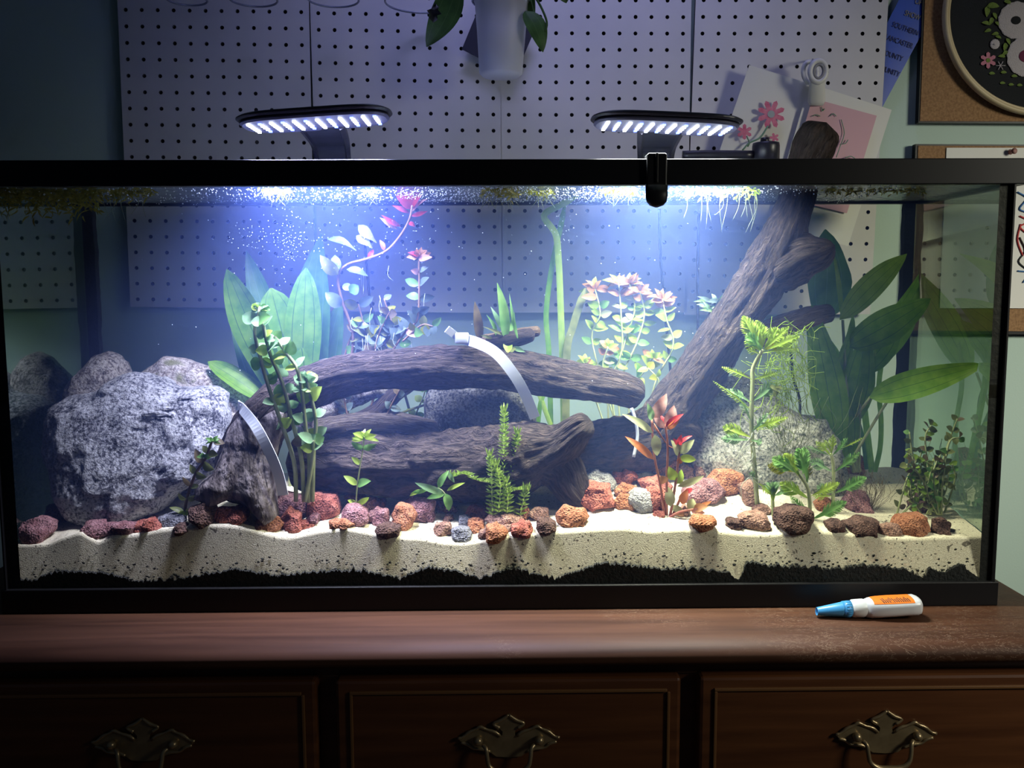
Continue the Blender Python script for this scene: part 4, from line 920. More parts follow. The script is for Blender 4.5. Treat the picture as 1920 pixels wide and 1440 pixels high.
for b, t, w_, mt in [((1430, 660), (1392, 592), 30, 'lime'), ((1430, 655), (1418, 600), 26, 'lime'), ((1432, 655), (1458, 615), 26, 'lime'), ((1432, 658), (1500, 630), 22, 'lime'), ((1430, 660), (1396, 640), 20, 'lime'), ((1432, 655), (1480, 612), 20, 'lime'), ((1430, 652), (1432, 610), 22, 'lime'), ((1432, 660), (1498, 655), 16, 'lime'), ((1430, 660), (1400, 625), 24, 'green'), ((1430, 655), (1470, 645), 20, 'yellow'), ((1428, 665), (1400, 655), 14, 'lime'), ((1411, 712), (1352, 688), 14, 'lime'), ((1412, 712), (1462, 698), 16, 'lime'), ((1412, 752), (1452, 720), 26, 'mint'), ((1410, 755), (1362, 730), 18, 'mint'), ((1408, 770), (1335, 713), 10, 'lime'), ((1408, 790), (1385, 745), 14, 'mint'), ((1410, 810), (1440, 775), 16, 'mint'), ((1412, 805), (1478, 782), 18, 'lime'), ((1408, 820), (1355, 800), 26, 'lime'), ((1408, 825), (1428, 830), 14, 'mint'), ((1406, 825), (1352, 822), 20, 'mint'), ((1412, 800), (1460, 800), 10, 'mint'), ((1418, 905), (1450, 925), 16, 'lime'), ((1440, 720), (1460, 735), 24, 'dull'), ((1416, 900), (1408, 885), 14, 'mint')]:
    frond(p, b, t, .062, w_, mt, rg)
for k in range(10):
    x = rg.uniform(1395, 1425); y = rg.uniform(800, 910); stem(p, [(1411, y, .06), (x-10, y+20, .06), (x+rg.uniform(-30, 25), y+rg.uniform(30, 55), .06)], .7, .5, 'root', 'root', 6, 4)
rg = random.Random(13); p = plant('low_feathery_plant', 'low wide feathery plant above the dark craggy rock', 1518, 978)
stem(p, [(1518, 978, .045), (1518, 940, .045), (1512, 910, .045), (1490, 880, .045)], 4, 3, n=20, seg=8); stem(p, [(1452, 980, .05), (1450, 960, .05), (1448, 930, .05)], 4, 3, n=8)
for b, t, w_, mt in [((1515, 905), (1495, 840), 28, 'green'), ((1500, 890), (1448, 858), 28, 'green'), ((1492, 885), (1440, 872), 24, 'yellow'), ((1500, 895), (1470, 850), 26, 'lime'), ((1505, 890), (1508, 838), 24, 'green'), ((1512, 905), (1515, 872), 20, 'dull'), ((1516, 935), (1462, 905), 26, 'swordlight'), ((1518, 972), (1482, 930), 18, 'green'), ((1520, 975), (1588, 940), 26, 'green'), ((1520, 930), (1575, 905), 20, 'lime'), ((1450, 935), (1448, 905), 28, 'mint'), ((1452, 930), (1480, 915), 24, 'mint'), ((1450, 940), (1445, 915), 26, 'swordlight'), ((1490, 885), (1475, 868), 22, 'lime')]:
    frond(p, b, t, .045, w_, mt, rg)
rg = random.Random(14); p = plant('right_feathery_plant', 'small upright feathery plant in front of the sloping rock right edge', 1562, 945)
stem(p, [(1562, 945, .07), (1563, 900, .07), (1562, 870, .07), (1558, 850, .07)], 3.6, 2.8, n=14, seg=8)
for b, t, w_, mt in [((1558, 855), (1530, 828), 16, 'lime'), ((1558, 852), (1562, 815), 16, 'lime'), ((1560, 855), (1590, 820), 14, 'green'), ((1556, 855), (1510, 836), 12, 'mint'), ((1560, 852), (1545, 825), 14, 'lime'), ((1560, 885), (1518, 862), 22, 'mint'), ((1564, 885), (1612, 848), 20, 'green'), ((1562, 925), (1532, 912), 20, 'mint'), ((1564, 925), (1625, 895), 24, 'green'), ((1560, 930), (1525, 930), 16, 'lime'), ((1580, 840), (1620, 820), 8, 'lime')]:
    frond(p, b, t, .068, w_, mt, rg)

# big sword plant at right
rg = random.Random(15); p = plant('tall_sword_plant', 'large sword plant with long arching leaves at the right side', 1610, 885)
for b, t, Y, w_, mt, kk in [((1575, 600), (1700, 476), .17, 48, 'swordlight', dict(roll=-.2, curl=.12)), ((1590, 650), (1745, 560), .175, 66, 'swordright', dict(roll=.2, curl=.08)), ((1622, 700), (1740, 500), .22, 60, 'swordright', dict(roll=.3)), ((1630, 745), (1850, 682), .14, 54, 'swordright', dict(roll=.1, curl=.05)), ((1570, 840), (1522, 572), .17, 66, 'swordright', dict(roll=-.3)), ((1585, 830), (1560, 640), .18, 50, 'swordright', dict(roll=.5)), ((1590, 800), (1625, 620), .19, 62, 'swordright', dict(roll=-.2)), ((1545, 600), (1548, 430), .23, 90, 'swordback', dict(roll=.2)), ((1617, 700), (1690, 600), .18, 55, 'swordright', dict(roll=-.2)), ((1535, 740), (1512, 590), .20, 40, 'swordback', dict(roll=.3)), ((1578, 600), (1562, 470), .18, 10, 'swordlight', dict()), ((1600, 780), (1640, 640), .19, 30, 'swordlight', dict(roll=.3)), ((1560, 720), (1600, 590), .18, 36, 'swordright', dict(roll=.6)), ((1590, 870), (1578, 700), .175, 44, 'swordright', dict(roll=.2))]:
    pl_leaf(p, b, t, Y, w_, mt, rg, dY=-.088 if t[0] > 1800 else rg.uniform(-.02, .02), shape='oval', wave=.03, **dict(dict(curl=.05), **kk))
for S_ in ([(1605, 885, .19), (1590, 840, .185), (1600, 790, .18), (1632, 745, .14)], [(1612, 885, .19), (1600, 810, .19), (1622, 700, .21)], [(1608, 885, .19), (1590, 760, .18), (1580, 600, .17)], [(1600, 885, .19), (1580, 820, .18), (1560, 720, .175)], [(1610, 885, .19), (1612, 780, .18), (1620, 640, .175)], [(1600, 885, .19), (1600, 860, .17), (1640, 790, .16), (1672, 740, .15)]):
    stem(p, S_, 3.6, 2.8, n=16)
ribbon(p, [(1635, 885, .2), (1628, 830, .2), (1618, 740, .2), (1615, 690, .2)], 13, 'swordright'); ribbon(p, [(1640, 885, .21), (1650, 840, .21), (1652, 790, .21), (1648, 720, .21), (1660, 640, .21)], 10, 'swordright'); ribbon(p, [(1625, 880, .2), (1615, 810, .2), (1590, 740, .2)], 8, 'swordback')

# bushy plant at far right
rg = random.Random(16); p = plant('bushy_dull_plant', 'bushy dull green plant in the far right corner', 1745, 965)
for S_, n_ in (([(1690, 965, .08), (1735, 920, .08), (1755, 880, .08), (1700, 850, .08)], 6), ([(1755, 965, .08), (1760, 900, .08), (1775, 840, .08), (1795, 785, .08)], 8), ([(1745, 965, .09), (1740, 880, .09), (1735, 820, .09), (1748, 795, .09)], 8), ([(1765, 965, .07), (1768, 900, .07), (1780, 830, .07), (1800, 820, .07)], 7), ([(1735, 965, .1), (1715, 880, .1), (1705, 810, .1)], 8), ([(1770, 965, .09), (1790, 900, .09), (1785, 870, .09)], 5), ([(1745, 965, .07), (1730, 900, .07), (1700, 870, .07)], 6), ([(1680, 970, .08), (1700, 900, .08), (1720, 860, .08)], 6), ([(1760, 965, .07), (1750, 890, .07), (1765, 850, .07)], 6), ([(1745, 965, .08), (1762, 905, .08), (1752, 860, .08)], 6)):
    leafy_stem(p, S_, n_, 17, 12, ['dull', 'dull', 'brownleaf', 'swordlight', 'green'], rg, 2, 1.4, 'stem', .15)

for k in range(11):
    x = rg.uniform(1705, 1785); y = rg.uniform(840, 905); Y_ = rg.uniform(.06, .11)
    leafy_stem(p, [(1745+rg.uniform(-20, 25), 965, Y_), (x+rg.uniform(-8, 8), (y+965)/2, Y_), (x, y, Y_)], 6, 14, 10, ['dull', 'swordlight', 'dull', 'green'], rg, 1.6, 1.2, 'stem', .2)

# hair-like plants (threads nobody could count)
def threads(name, label, cx, cy, sx, sy, n, Y, mat, rng, up=False, r=.55, cat='plant'):
    mb = MB()
    for i in range(n):
        x, y = rng.gauss(cx, sx), rng.gauss(cy, sy)
        if up: pts = [(cx+rng.gauss(0, sx*.5), cy+sy*1.2, Y), (x, cy, Y+rng.uniform(-.01, .01)), (x+rng.gauss(0, sx*.6), cy-sy*rng.uniform(.5, 1.5), Y+rng.uniform(-.015, .015))]
        else:
            a = rng.uniform(0, 2*PI); L = rng.uniform(20, 60); b = a+rng.uniform(-1.2, 1.2)
            pts = [(x, y, Y), (x+L*.5*math.cos(a), y+L*.6*math.sin(a), Y+rng.uniform(-.01, .01)), (x+L*math.cos(b), y+L*1.2*math.sin(b), Y+rng.uniform(-.015, .015))]
        P = catmull([tuple(at(*q)) for q in pts], 9); P[:, 0] = np.clip(P[:, 0], -.595, .595); P[:, 1] = np.clip(P[:, 1], .01, .25); V, F, U = tube_geo(P, [r*mpp(Y)]*9, 3, False); mb.add(V, F, U)
    return tag(mb.build(name, M[mat], None), label, cat, kind='stuff')
rg = random.Random(17)
threads('hair_algae', 'tangle of hair-thin green strands between lime crown and sword plant', 1478, 700, 24, 42, 150, .085, 'lime', rg, r=.6)
threads('thin_grass', 'fine upright hair grass in front of the sloping rock', 1480, 800, 32, 60, 46, .10, 'dull', rg, True, .38)
threads('grass_tuft', 'thin brownish grass tuft on the sand right of the mauve stone', 1628, 925, 22, 30, 60, .09, 'brownleaf', rg, True, .36)
threads('corner_algae', 'wispy brown algae on the sand at the far right corner', 1775, 905, 22, 18, 80, .12, 'dull', rg, False, .45)
rg = random.Random(18); p = thing('fern_behind_trunk', 'small fern sprouting behind the diagonal trunk middle', 'plant', at(1330, 600, .15))
for k in range(16):
    a = math.radians(rg.uniform(150, 330)); L = rg.uniform(22, 44); b = (1338+rg.uniform(-8, 14), 575+rg.uniform(-14, 14)); pl_leaf(p, b, (b[0]+L*math.cos(a), b[1]+L*math.sin(a)*.7), .15, 8, rg.choice(['mint', 'green', 'silver']), rg, shape='lance', dY=rg.uniform(-.01, .01))
rg = random.Random(19); p = plant('seedling_behind_log', 'pale green sprigs behind the log left of the dark rock', 770, 930)
leafy_stem(p, [(770, 930, .22), (775, 800, .21), (795, 740, .21), (800, 700, .21)], 6, 24, 14, ['lime', 'green'], rg, 2, 1.5, 'stem', .3)
stem(p, [(725, 785, .2), (770, 768, .2), (800, 758, .2)], 3, 2.5, n=8)

# ---------------------------------------------------------------- floating plants
def floater(label, cx, w_, n, Y, mats, rng, roots=8, rl=40, dep=18, big=1.0):
    t = thing('floating_plant', label, 'plant', at(cx, 352, Y)); mb = MB()
    for i in range(n):
        x = rng.uniform(cx-w_/2, cx+w_/2); y = 352+abs(rng.gauss(0, dep*.5)); YY = Y+rng.uniform(-.02, .03); a = rng.uniform(0, PI); L = rng.uniform(6, 16)*big
        b0 = at(x, y, YY); z = min(b0.z, .516); b0.z = z
        t0 = at(x+L*math.cos(a), y+L*.8*math.sin(a), YY+rng.uniform(-.008, .008)); t0.z = min(t0.z, .516)
        V, F, U = leaf_geo(b0, t0, rng.uniform(2, 5)*mpp(Y), rng, nseg=3, shape='lance'); mb.add(inside(V), F, U)
    mb.build('foliage', M[mats], t)
    for i in range(roots):
        x = rng.uniform(cx-w_/2, cx+w_/2); P = pxpts([(x, 356, Y), (x+rng.gauss(0, 5), 356+rl*.4, Y), (x+rng.gauss(0, 9), 356+rl*rng.uniform(.6, 1.1), Y)])
        for q in P: q.z = min(q.z, .515); q.x = max(-.6, min(.6, q.x))
        tube('root', P, [.0004, .0003, .00015], M['rootdim'], t, 4, 9)
rg = random.Random(20)
floater('brown-green floating mat at the far left of the surface', 90, 190, 620, .04, 'algae', rg, 6, 30, 40, 1.5)
floater('olive floating weed strands left of the first lamp glow', 235, 110, 130, .05, 'algae', rg, 9, 60, 18, 1.3)
floater('small yellow floating tuft left under the first lamp', 515, 55, 70, .05, 'yellow', rg, 5, 34, 16)
floater('wide yellow floating clump with roots at the surface centre', 938, 70, 110, .05, 'algae', rg, 16, 38, 16)
floater('low yellow floating sprig right of the wide clump', 1010, 54, 60, .09, 'yellow', rg, 8, 34, 16)
floater('bright yellow floating clump left of the black clip', 1160, 66, 80, .05, 'yellow', rg, 10, 34, 10)
floater('long-rooted green floating weed right of the black clip', 1345, 150, 150, .06, 'lime', rg, 14, 74, 16)
floater('dark floating weed around the emerging trunk', 1640, 190, 150, .07, 'algae', rg, 5, 24, 10)
floater('tiny pale floating sprig above the red plant tip', 697, 26, 20, .06, 'mint', rg, 3, 34, 12)

# bubbles and specks
def specks(name, label, n, fn, rr, rng, mat='bubble'):
    v0, f0 = ico(1); mb = MB()
    for i in range(n):
        c = Vector(fn()); r = rng.uniform(*rr); mb.add([c+Vector(q)*r for q in v0], f0)
    return tag(mb.build(name, M[mat], None), label, 'bubbles', kind='stuff')
rg = random.Random(21)
def fsurf():
    x = max(-.59, min(.47, rg.gauss(.0, .27))); return (x, rg.uniform(.008, .2), .5125+rg.uniform(-.003, .003))
specks('surface_bubbles', 'dense tiny bubbles under the water surface', 3000, fsurf, (.00035, .0011), rg)
def fcl():
    c = rg.choice([(538, 455, 14, 30), (538, 455, 14, 30), (538, 450, 40, 14), (470, 440, 22, 20), (730, 440, 50, 22), (700, 470, 60, 20), (1060, 420, 14, 40), (590, 430, 80, 40)]); q = at(rg.gauss(c[0], c[2]), rg.gauss(c[1], c[3]), .05); return q
specks('fine_bubbles', 'clouds of fine bubbles drifting near the left lamp beam', 420, fcl, (.0002, .00055), rg)
def fws(): return at(rg.uniform(200, 1500), rg.uniform(400, 780), rg.uniform(.02, .2))
specks('drifting_specks', 'pale specks drifting in the open water', 140, fws, (.0003, .0008), rg)

# ================================================================ lamps
def lamp(label, x0, x1, yl, yr, ledcol, power, armx, flip):
    Yn, Yf = .035, .135
    A = at(x0, yl, .042); B = at(x1, yr, .042)
    t = thing('aquarium_lamp', label, 'lamp', at(armx, 300, TD), 'clip-on lamps on the aquarium rim')
    c = (A+B)/2; ux = (B-A); L = ux.length; ux.normalize(); uz = Vector((-ux.z, 0, ux.x)); uy = Vector((0, 1, 0))
    def slab(hx, hy, z0, z1, name, mat):
        V = []; n = 48
        for zz, k in ((z0, .97), (z0*.6+z1*.4, 1), (z0*.4+z1*.6, 1), (z1, .95)):
            for i in range(n):
                a = 2*PI*i/n; sx = math.copysign(abs(math.cos(a))**.45, math.cos(a)); sy = math.copysign(abs(math.sin(a))**.75, math.sin(a))
                V.append(c+ux*(hx*sx*k)+uy*(hy*sy*k)+uz*zz)
        F = [(j*n+i, j*n+(i+1) % n, (j+1)*n+(i+1) % n, (j+1)*n+i) for j in range(3) for i in range(n)]+[tuple(range(n))[::-1], tuple(3*n+i for i in range(n))]
        return mk(name, V, F, mat, t, smooth=False)
    slab(L/2, .050, .0015, .007, 'housing', M['lamp']); slab(L/2-.004, .046, -.004, .0018, 'lens_plate', M['lampgrey'])
    for k in range(12):
        mb = MB(); blues = []; fx_ = -L/2+.018+(L-.036)*k/11
        nrow = 6 if k % 2 == 0 else 5
        for j in range(nrow):
            yy = -.026+.050*j/(nrow-1)
            q = c+ux*(fx_+0.0)+uy*yy-uz*.0048
            V, F = box_geo(q-Vector((.0019, .0024, .0010)), q+Vector((.0019, .0024, .0010)))
            if k % 2 and j in (0, 4): blues.append((V, F))
            else: mb.add(V, F)
        r = mb.build('led_row', M['ledw'], t, False)
        for V, F in blues: mk('blue_led', V, F, M['ledb'], r, False)
    # curved arm down to the rear rim
    an = c+uy*.03; X = at(armx, 300, TD).x; P = [an-uz*.002, Vector((an.x*.6+X*.4, .14, an.z-.004)), Vector((an.x*.3+X*.7, .19, an.z-.010)), Vector((X, .235, an.z-.035)), Vector((X, .258, ZT+.004)), Vector((X, .262, ZT-.006))]
    PP = catmull([tuple(q) for q in P], 30); V = []; T = np.gradient(PP, axis=0); T /= np.linalg.norm(T, axis=1)[:, None]
    for i in range(30):
        s = np.array((1., 0, 0)); nn = np.cross(s, T[i]); nn /= np.linalg.norm(nn); hw = .030-.010*(i/29)
        for a, b in ((-1, -.3), (-.8, -1), (-.72, -.4), (.72, -.4), (.8, -1), (1, -.3), (1, 1), (-1, 1)): V.append(PP[i]+s*hw*a+nn*.0045*b)
    F = [(i*8+k, i*8+(k+1) % 8, (i+1)*8+(k+1) % 8, (i+1)*8+k) for i in range(29) for k in range(8)]+[tuple(range(8))[::-1], tuple(29*8+k for k in range(8))]
    mk('arm', V, F, M['lamp'], t, smooth=False)
    V, F = box_geo((X-.024, .245, ZT+.0003), (X+.024, .283, ZT+.010), .002); mk('clamp', V, F, M['lamp'], t, smooth=False)
    l = bpy.data.lights.new('lamp_light', 'AREA'); lo = bpy.data.objects.new('lamp_light', l); COL.objects.link(lo)
    l.shape = 'RECTANGLE'; l.size = L-.03; l.size_y = .07; l.energy = power; l.color = ledcol; l.spread = math.radians(120)
    lo.matrix_world = Matrix((( ux.x, 0, uz.x, c.x-uz.x*.0068), (0, 1, 0, c.y), (ux.z, 0, uz.z, c.z-uz.z*.0068), (0, 0, 0, 1)))
    lo.parent = t; lo.matrix_parent_inverse = Matrix.Translation(-Vector(t.location))
lamp('left black lamp with glowing blue-white rows, over the granite rock side', 448, 735, 236, 216, (.56, .60, .98), 7.5, 633, False)
lamp('right black lamp with white rows, beside the pinned papers', 1108, 1388, 228, 240, (.92, .97, .93), 6.5, 1222, True)

# ================================================================ things on the rim
c = at(1232, 300, -.004)
cl = thing('suction_thermometer_clip', 'black clip with rounded tip hanging over the front rim', 'clip', c)
x0, x1 = at(1211, 300, -.006).x, at(1252, 300, -.006).x
box('clip_body', (x0+.001, -.0088, ZB-.004), (x1-.001, -.0032, ZT+.005), M['black'], cl, .0015)
box('clip_bridge', (x0+.002, -.0085, ZT+.0005), (x1-.002, .016, ZT+.006), M['black'], cl, .0015)
box('clip_ridge', (at(1229, 300, -.008).x, -.0105, ZB+.002), (at(1234, 300, -.008).x, -.008, ZT+.006), M['black'], cl, .0006)
mb = MB(); zt_, zb_ = at(1230, 347, -.006).z, at(1230, 390, -.006).z; r = (at(1252, 370, -.006).x-at(1210, 370, -.006).x)/2; xc = at(1231, 370, -.006).x
P = [(xc, -.006, zt_), (xc, -.006, zb_+r), (xc, -.006, zb_+r*.55), (xc, -.006, zb_+r*.22), (xc, -.006, zb_+.0004)]
V, F, U = tube_geo(P, [r, r, r*.9, r*.62, r*.1], 20); V = [(v[0], -.006+(v[1]+.006)*.45, v[2]) for v in V]; mk('bulb', V, F, M['black'], cl)
f = thing('filter_intake', 'black filter pipe with round knob on the rear rim', 'filter', at(1440, 300, .25))
P = pxpts([(1280, 291, .262), (1330, 290, .262), (1412, 291, .262)]); tube('pipe', P, [.0065, .0065, .0068], M['lamp'], f, 12, 12)
cc = at(1440, 300, .25); rr = 25*mpp(.25)
zz = [at(1440, q, .25).z for q in (302, 272, 266, 265)]
V, F, U = tube_geo([(cc.x, .262, zz[0]-.004), (cc.x, .262, zz[1]), (cc.x, .262, zz[2]), (cc.x, .262, zz[3])], [rr, rr, rr*.96, rr*.8], 28); mk('knob_body', V, F, M['lamp'], f)
zk = [at(1437, q, .25).z for q in (266, 256)]; V, F, U = tube_geo([(cc.x-.002, .262, zk[0]), (cc.x-.002, .262, zk[1])], [.0065, .006], 14); mk('knob_cap', V, F, M['lamp'], f)
for i, (L_, lab) in enumerate([([(1236, 392, .30), (1238, 470, .30), (1244, 560, .305), (1252, 640, .31), (1258, 720, .31), (1262, 900, .31)], 'black cord hanging behind the right lamp'), ([(684, 440, .31), (688, 500, .31), (700, 590, .31), (745, 700, .31), (770, 780, .31), (790, 900, .31)], 'black cord hanging behind the left lamp'), ([(1310, 400, .31), (1308, 560, .31), (1312, 800, .31)], 'straight thin cord behind the diagonal trunk'), ([(1480, 600, .31), (1486, 700, .31), (1500, 760, .31), (1490, 860, .31)], 'curly black cord behind the hair-thin green strands')]):
    tag(tube('power_cord', pxpts(L_), [.0022]*len(L_), M['cable'], None, 6, 40), lab, 'cord')

# ================================================================ things on the wall
WF = WY-.002
hp = thing('hanging_planter', 'white plastic cup planter with dark leaves hanging at the top', 'planter', at(940, 0, .30))
Yc = .30; P = [at(939, 143, Yc), at(939, 138, Yc), at(940, 60, Yc), at(940, 6, Yc), at(940, 2, Yc), at(940, -60, Yc)]; S = mpp(Yc)
V, F, U = tube_geo([(p.x, Yc, p.z) for p in P], [34*S, 39*S, 44*S, 48*S, 50*S, 51*S], 36); mk('cup', V, F, M['cup'], hp)
V, F, U = tube_geo([(P[4].x+52*S*math.cos(a*PI/18), Yc+52*S*math.sin(a*PI/18), P[4].z) for a in range(37)], [.0018]*37, 6, False); mk('holder_ring', V, F, M['wire'], hp)
rg = random.Random(30)
for b, t_, Y_, w_, kk in [((858, -30), (800, 88), .27, 64, dict(roll=.3, curl=-.1)), ((985, 20), (1018, 98), .28, 44, dict(roll=-.4, curl=.1)), ((985, -20), (1000, 45), .31, 40, dict(roll=.6)), ((880, -30), (845, 10), .30, 50, dict(roll=.2)), ((1050, -20), (1062, 6), .32, 26, dict())]:
    V, F, U = leaf_geo(at(*b, Y_), at(*t_, Y_), w_*S, rg, nseg=12, shape='oval', **kk); mk('leaf', V, F, M['pothos'], hp, uv=U)
tube('stem', pxpts([(985, -30, .29), (1010, 5, .285), (1025, 40, .28), (1022, 60, .28)]), [.0018]*4, M['pothos'], hp, 6, 14); tube('stem', pxpts([(990, -30, .29), (1000, 20, .285), (1008, 38, .28)]), [.0012]*3, M['pothos'], hp, 6, 12)
# withered leaf
V, F, U = leaf_geo(at(818, 8, .262), at(812, 42, .262), 26*S, rg, nseg=6, shape='saw', wave=.15); o = mk('leaf', V, F, M['black'], hp); o['label'] = 'shrivelled dark leaf'
q = [at(866, 92, .385), at(912, -20, .385), at(1000, 62, .385), at(966, 142, .385)]; V = [tuple(a) for a in q]+[(a.x, a.y+.003, a.z) for a in q]
tag(mk('dark_card', V, [(0, 1, 2, 3), (7, 6, 5, 4), (0, 4, 5, 1), (1, 5, 6, 2), (2, 6, 7, 3), (3, 7, 4, 0)], M['dark_card'], None, False), 'tilted dark blue card behind the white hanging cup', 'card')
for i, (cx, w_, lab) in enumerate([(350, 70, 'leftmost thin clear ring at the top edge'), (475, 84, 'second clear ring from the left at the top edge'), (625, 90, 'third clear ring, above the panel seam'), (790, 130, 'clear ring left of the hanging cup')]):
    c = at(cx, -1 + (5 if i == 3 else 0), .33); r = w_/2*mpp(.33)
    V, F, U = tube_geo([(c.x+r*math.cos(a*PI/24), .33+min(r, .06)*math.sin(a*PI/24), c.z) for a in range(49)], [.0016]*49, 6, False)
    tag(mk('plant_ring', V, F, M['wire'], None), lab, 'ring', 'clear rings along the top of the pegboard')

def sheet(name, P, mat, parent, th=.0006, bow=0.0, n=8):
    """thin sheet through 4 corners (tl,tr,br,bl)"""
    P = [Vector(p) for p in P]; V = []; F = []
    for side in (0, 1):
        for j in range(n+1):
            for i in range(n+1):
                u, v = i/n, j/n; q = (P[0]*(1-u)+P[1]*u)*(1-v)+(P[3]*(1-u)+P[2]*u)*v
                V.append((q.x, q.y-bow*math.sin(PI*u)*v+side*th, q.z))
    m_ = (n+1)**2
    for j in range(n):
        for i in range(n):
            a = j*(n+1)+i; F += [(a, a+n+1, a+n+2, a+1), (m_+a, m_+a+1, m_+a+n+2, m_+a+n+1)]
    return mk(name, V, F, mat, parent)
def flat(name, pts, Y, mat, parent, th=.0004):
    n = len(pts); V = [at(a, b, Y) for a, b in pts]; V = [tuple(v) for v in V]+[(v[0], v[1]+th, v[2]) for v in V]
    return mk(name, V, [tuple(range(n))[::-1], tuple(range(n, 2*n))]+[(i, (i+1) % n, n+(i+1) % n, n+i) for i in range(n)], mat, parent, False)
def petal_flower(cx, cy, r, n, Y, parent, mat, core=None, name='flower'):
    pts = []
    for i in range(n*4):
        a = 2*PI*i/(n*4); k = i % 4; rr = r*(.42, .85, 1.0, .85)[k]; a += (.0 if k == 2 else 0); pts.append((cx+rr*math.cos(a), cy+rr*math.sin(a)))
    o = flat(name, pts, Y, M[mat], parent)
    if core: flat('flower_centre', [(cx+r*.26*math.cos(a*PI/6), cy+r*.26*math.sin(a*PI/6)) for a in range(12)], Y-.0006, M[core], o)
Yp = .372
pp = thing('flower_print', 'white sheet with pink flower drawing clipped left of the pink sheet', 'paper', at(1450, 210, Yp))
sheet('sheet', [at(1405, 122, Yp), at(1545, 165, Yp), at(1500, 440, Yp+.012), at(1310, 395, Yp+.012)], M['paper'], pp, bow=.004)
petal_flower(1446, 214, 27, 8, Yp-.006, pp, 'pinkink', 'greyink'); petal_flower(1396, 247, 15, 6, Yp-.006, pp, 'pinkink'); petal_flower(1452, 258, 9, 5, Yp-.006, pp, 'pinkink')
tube('drawn_stem', pxpts([(1440, 236, Yp-.006), (1425, 258, Yp-.006), (1405, 268, Yp-.006), (1392, 282, Yp-.006)]), [.0014]*4, M['greenink'], pp, 4, 12); tube('drawn_stem', pxpts([(1400, 255, Yp-.006), (1405, 268, Yp-.006), (1402, 275, Yp-.006)]), [.0011]*3, M['greenink'], pp, 4, 8)
Yq = .364
pq = thing('pink_print', 'white sheet with pink rectangle clipped in front, behind the trunk tip', 'paper', at(1600, 240, Yq))
sheet('sheet', [at(1518, 156, Yq), at(1672, 206, Yq), at(1590, 462, Yq+.012), at(1440, 420, Yq+.012)], M['paper'], pq, bow=.003)
sheet('pink_panel', [at(1523, 184, Yq-.006), at(1644, 217, Yq-.006), at(1588, 400, Yq+.004), at(1470, 372, Yq+.004)], M['pinkpaper'], pq, .0003, .002)
for L_ in ([(1577, 224), (1583, 250), (1575, 275), (1568, 295)], [(1556, 218), (1562, 213), (1568, 218)], [(1590, 262), (1586, 268), (1580, 270)], [(1585, 296), (1595, 293), (1603, 297)], [(1540, 200), (1542, 208), (1546, 204)], [(1523, 218), (1530, 215), (1538, 218)]):
    tube('drawn_vine', pxpts([(a, b, Yq-.007) for a, b in L_]), [.0007]*len(L_), M['greenink'], pq, 4, 10)
# bag clip
bc = thing('bag_clip', 'white plastic bag clip with oval grips holding the papers', 'clip', at(1530, 150, .35))
def ovalring(cx, cy, a, b, Y, rot, name, mat, rad):
    P = []
    for k in range(33):
        t_ = 2*PI*k/32; x = a*math.cos(t_)*math.cos(rot)-b*math.sin(t_)*math.sin(rot); y = a*math.cos(t_)*math.sin(rot)+b*math.sin(t_)*math.cos(rot); P.append(at(cx+x, cy+y, Y))
    V, F, U = tube_geo(P, [rad]*33, 8, False); mk(name, V, F, M[mat], bc)
ovalring(1534, 134, 15, 20, .338, .12, 'front_grip', 'whiteplastic', .0042); ovalring(1519, 136, 13, 20, .36, -.1, 'rear_grip', 'whiteplastic', .0036)
ovalring(1535, 134, 9, 13, .337, .12, 'grip_pad', 'greyplastic', .0025)
V = []; F = []
for j, (y, hw, Y) in enumerate([(146, 16, .340), (160, 15, .343), (175, 16, .348), (190, 16.5, .354), (198, 13, .357)]):
    cx = 1533-(y-146)*.05
    V += [at(cx-hw, y, Y), at(cx-hw*.6, y, Y-.004), at(cx+hw*.6, y, Y-.004), at(cx+hw, y, Y), at(cx+hw, y, Y+.003), at(cx-hw, y, Y+.003)]
for j in range(4):
    for k in range(6): F.append((j*6+k, j*6+(k+1) % 6, (j+1)*6+(k+1) % 6, (j+1)*6+k))
F += [tuple(range(6))[::-1], tuple(24+k for k in range(6))]; mk('front_jaw', V, F, M['whiteplastic'], bc)
tube('hanging_hook', pxpts([(1526, 120, .352), (1524, 112, .36), (1524, 112, .395)]), [.0015]*3, M['wire'], bc, 6, 10)
# ribbon
Yr = WY+.008
rb = thing('award_ribbon', 'blue satin award ribbon hanging behind the pegboard edge', 'ribbon', at(1680, 100, Yr))
sheet('satin_strip', [at(1706, -40, Yr), at(1784, -40, Yr), at(1655, 200, Yr), at(1598, 170, Yr)], M['ribbon'], rb, .0005, .001)
def text(s, px, py, Y, hpx, rot, mat, parent):
    c = bpy.data.curves.new('lettering', 'FONT'); c.body = s; c.size = hpx*mpp(Y)*1.4; c.extrude = .0002; c.align_x = 'CENTER'; c.align_y = 'CENTER'
    tmp = bpy.data.objects.new('tmp', c); me = bpy.data.meshes.new_from_object(tmp); bpy.data.objects.remove(tmp)
    me.materials.clear(); me.materials.append(M[mat]); me.name = 'lettering'
    for v in me.vertices: v.co.x *= .74
    o = bpy.data.objects.new('lettering', me); COL.objects.link(o); o.rotation_euler = (PI/2, math.radians(rot), 0); o.location = at(px, py, Y)-wloc(parent); o.parent = parent; return o
for s, x, y, m_ in (('OF', 1722, 4, 'goldtext'), ('SHOW', 1711, 29, 'goldtext'), ('SOUTHERN', 1698, 54, 'darktext'), ('LANCASTER', 1686, 78, 'darktext'), ('COUNTY', 1673, 104, 'darktext'), ('COMMUNITY', 1659, 130, 'darktext')):
    text(s, x, y, Yr-.0016, 9.5, 19, m_, rb)
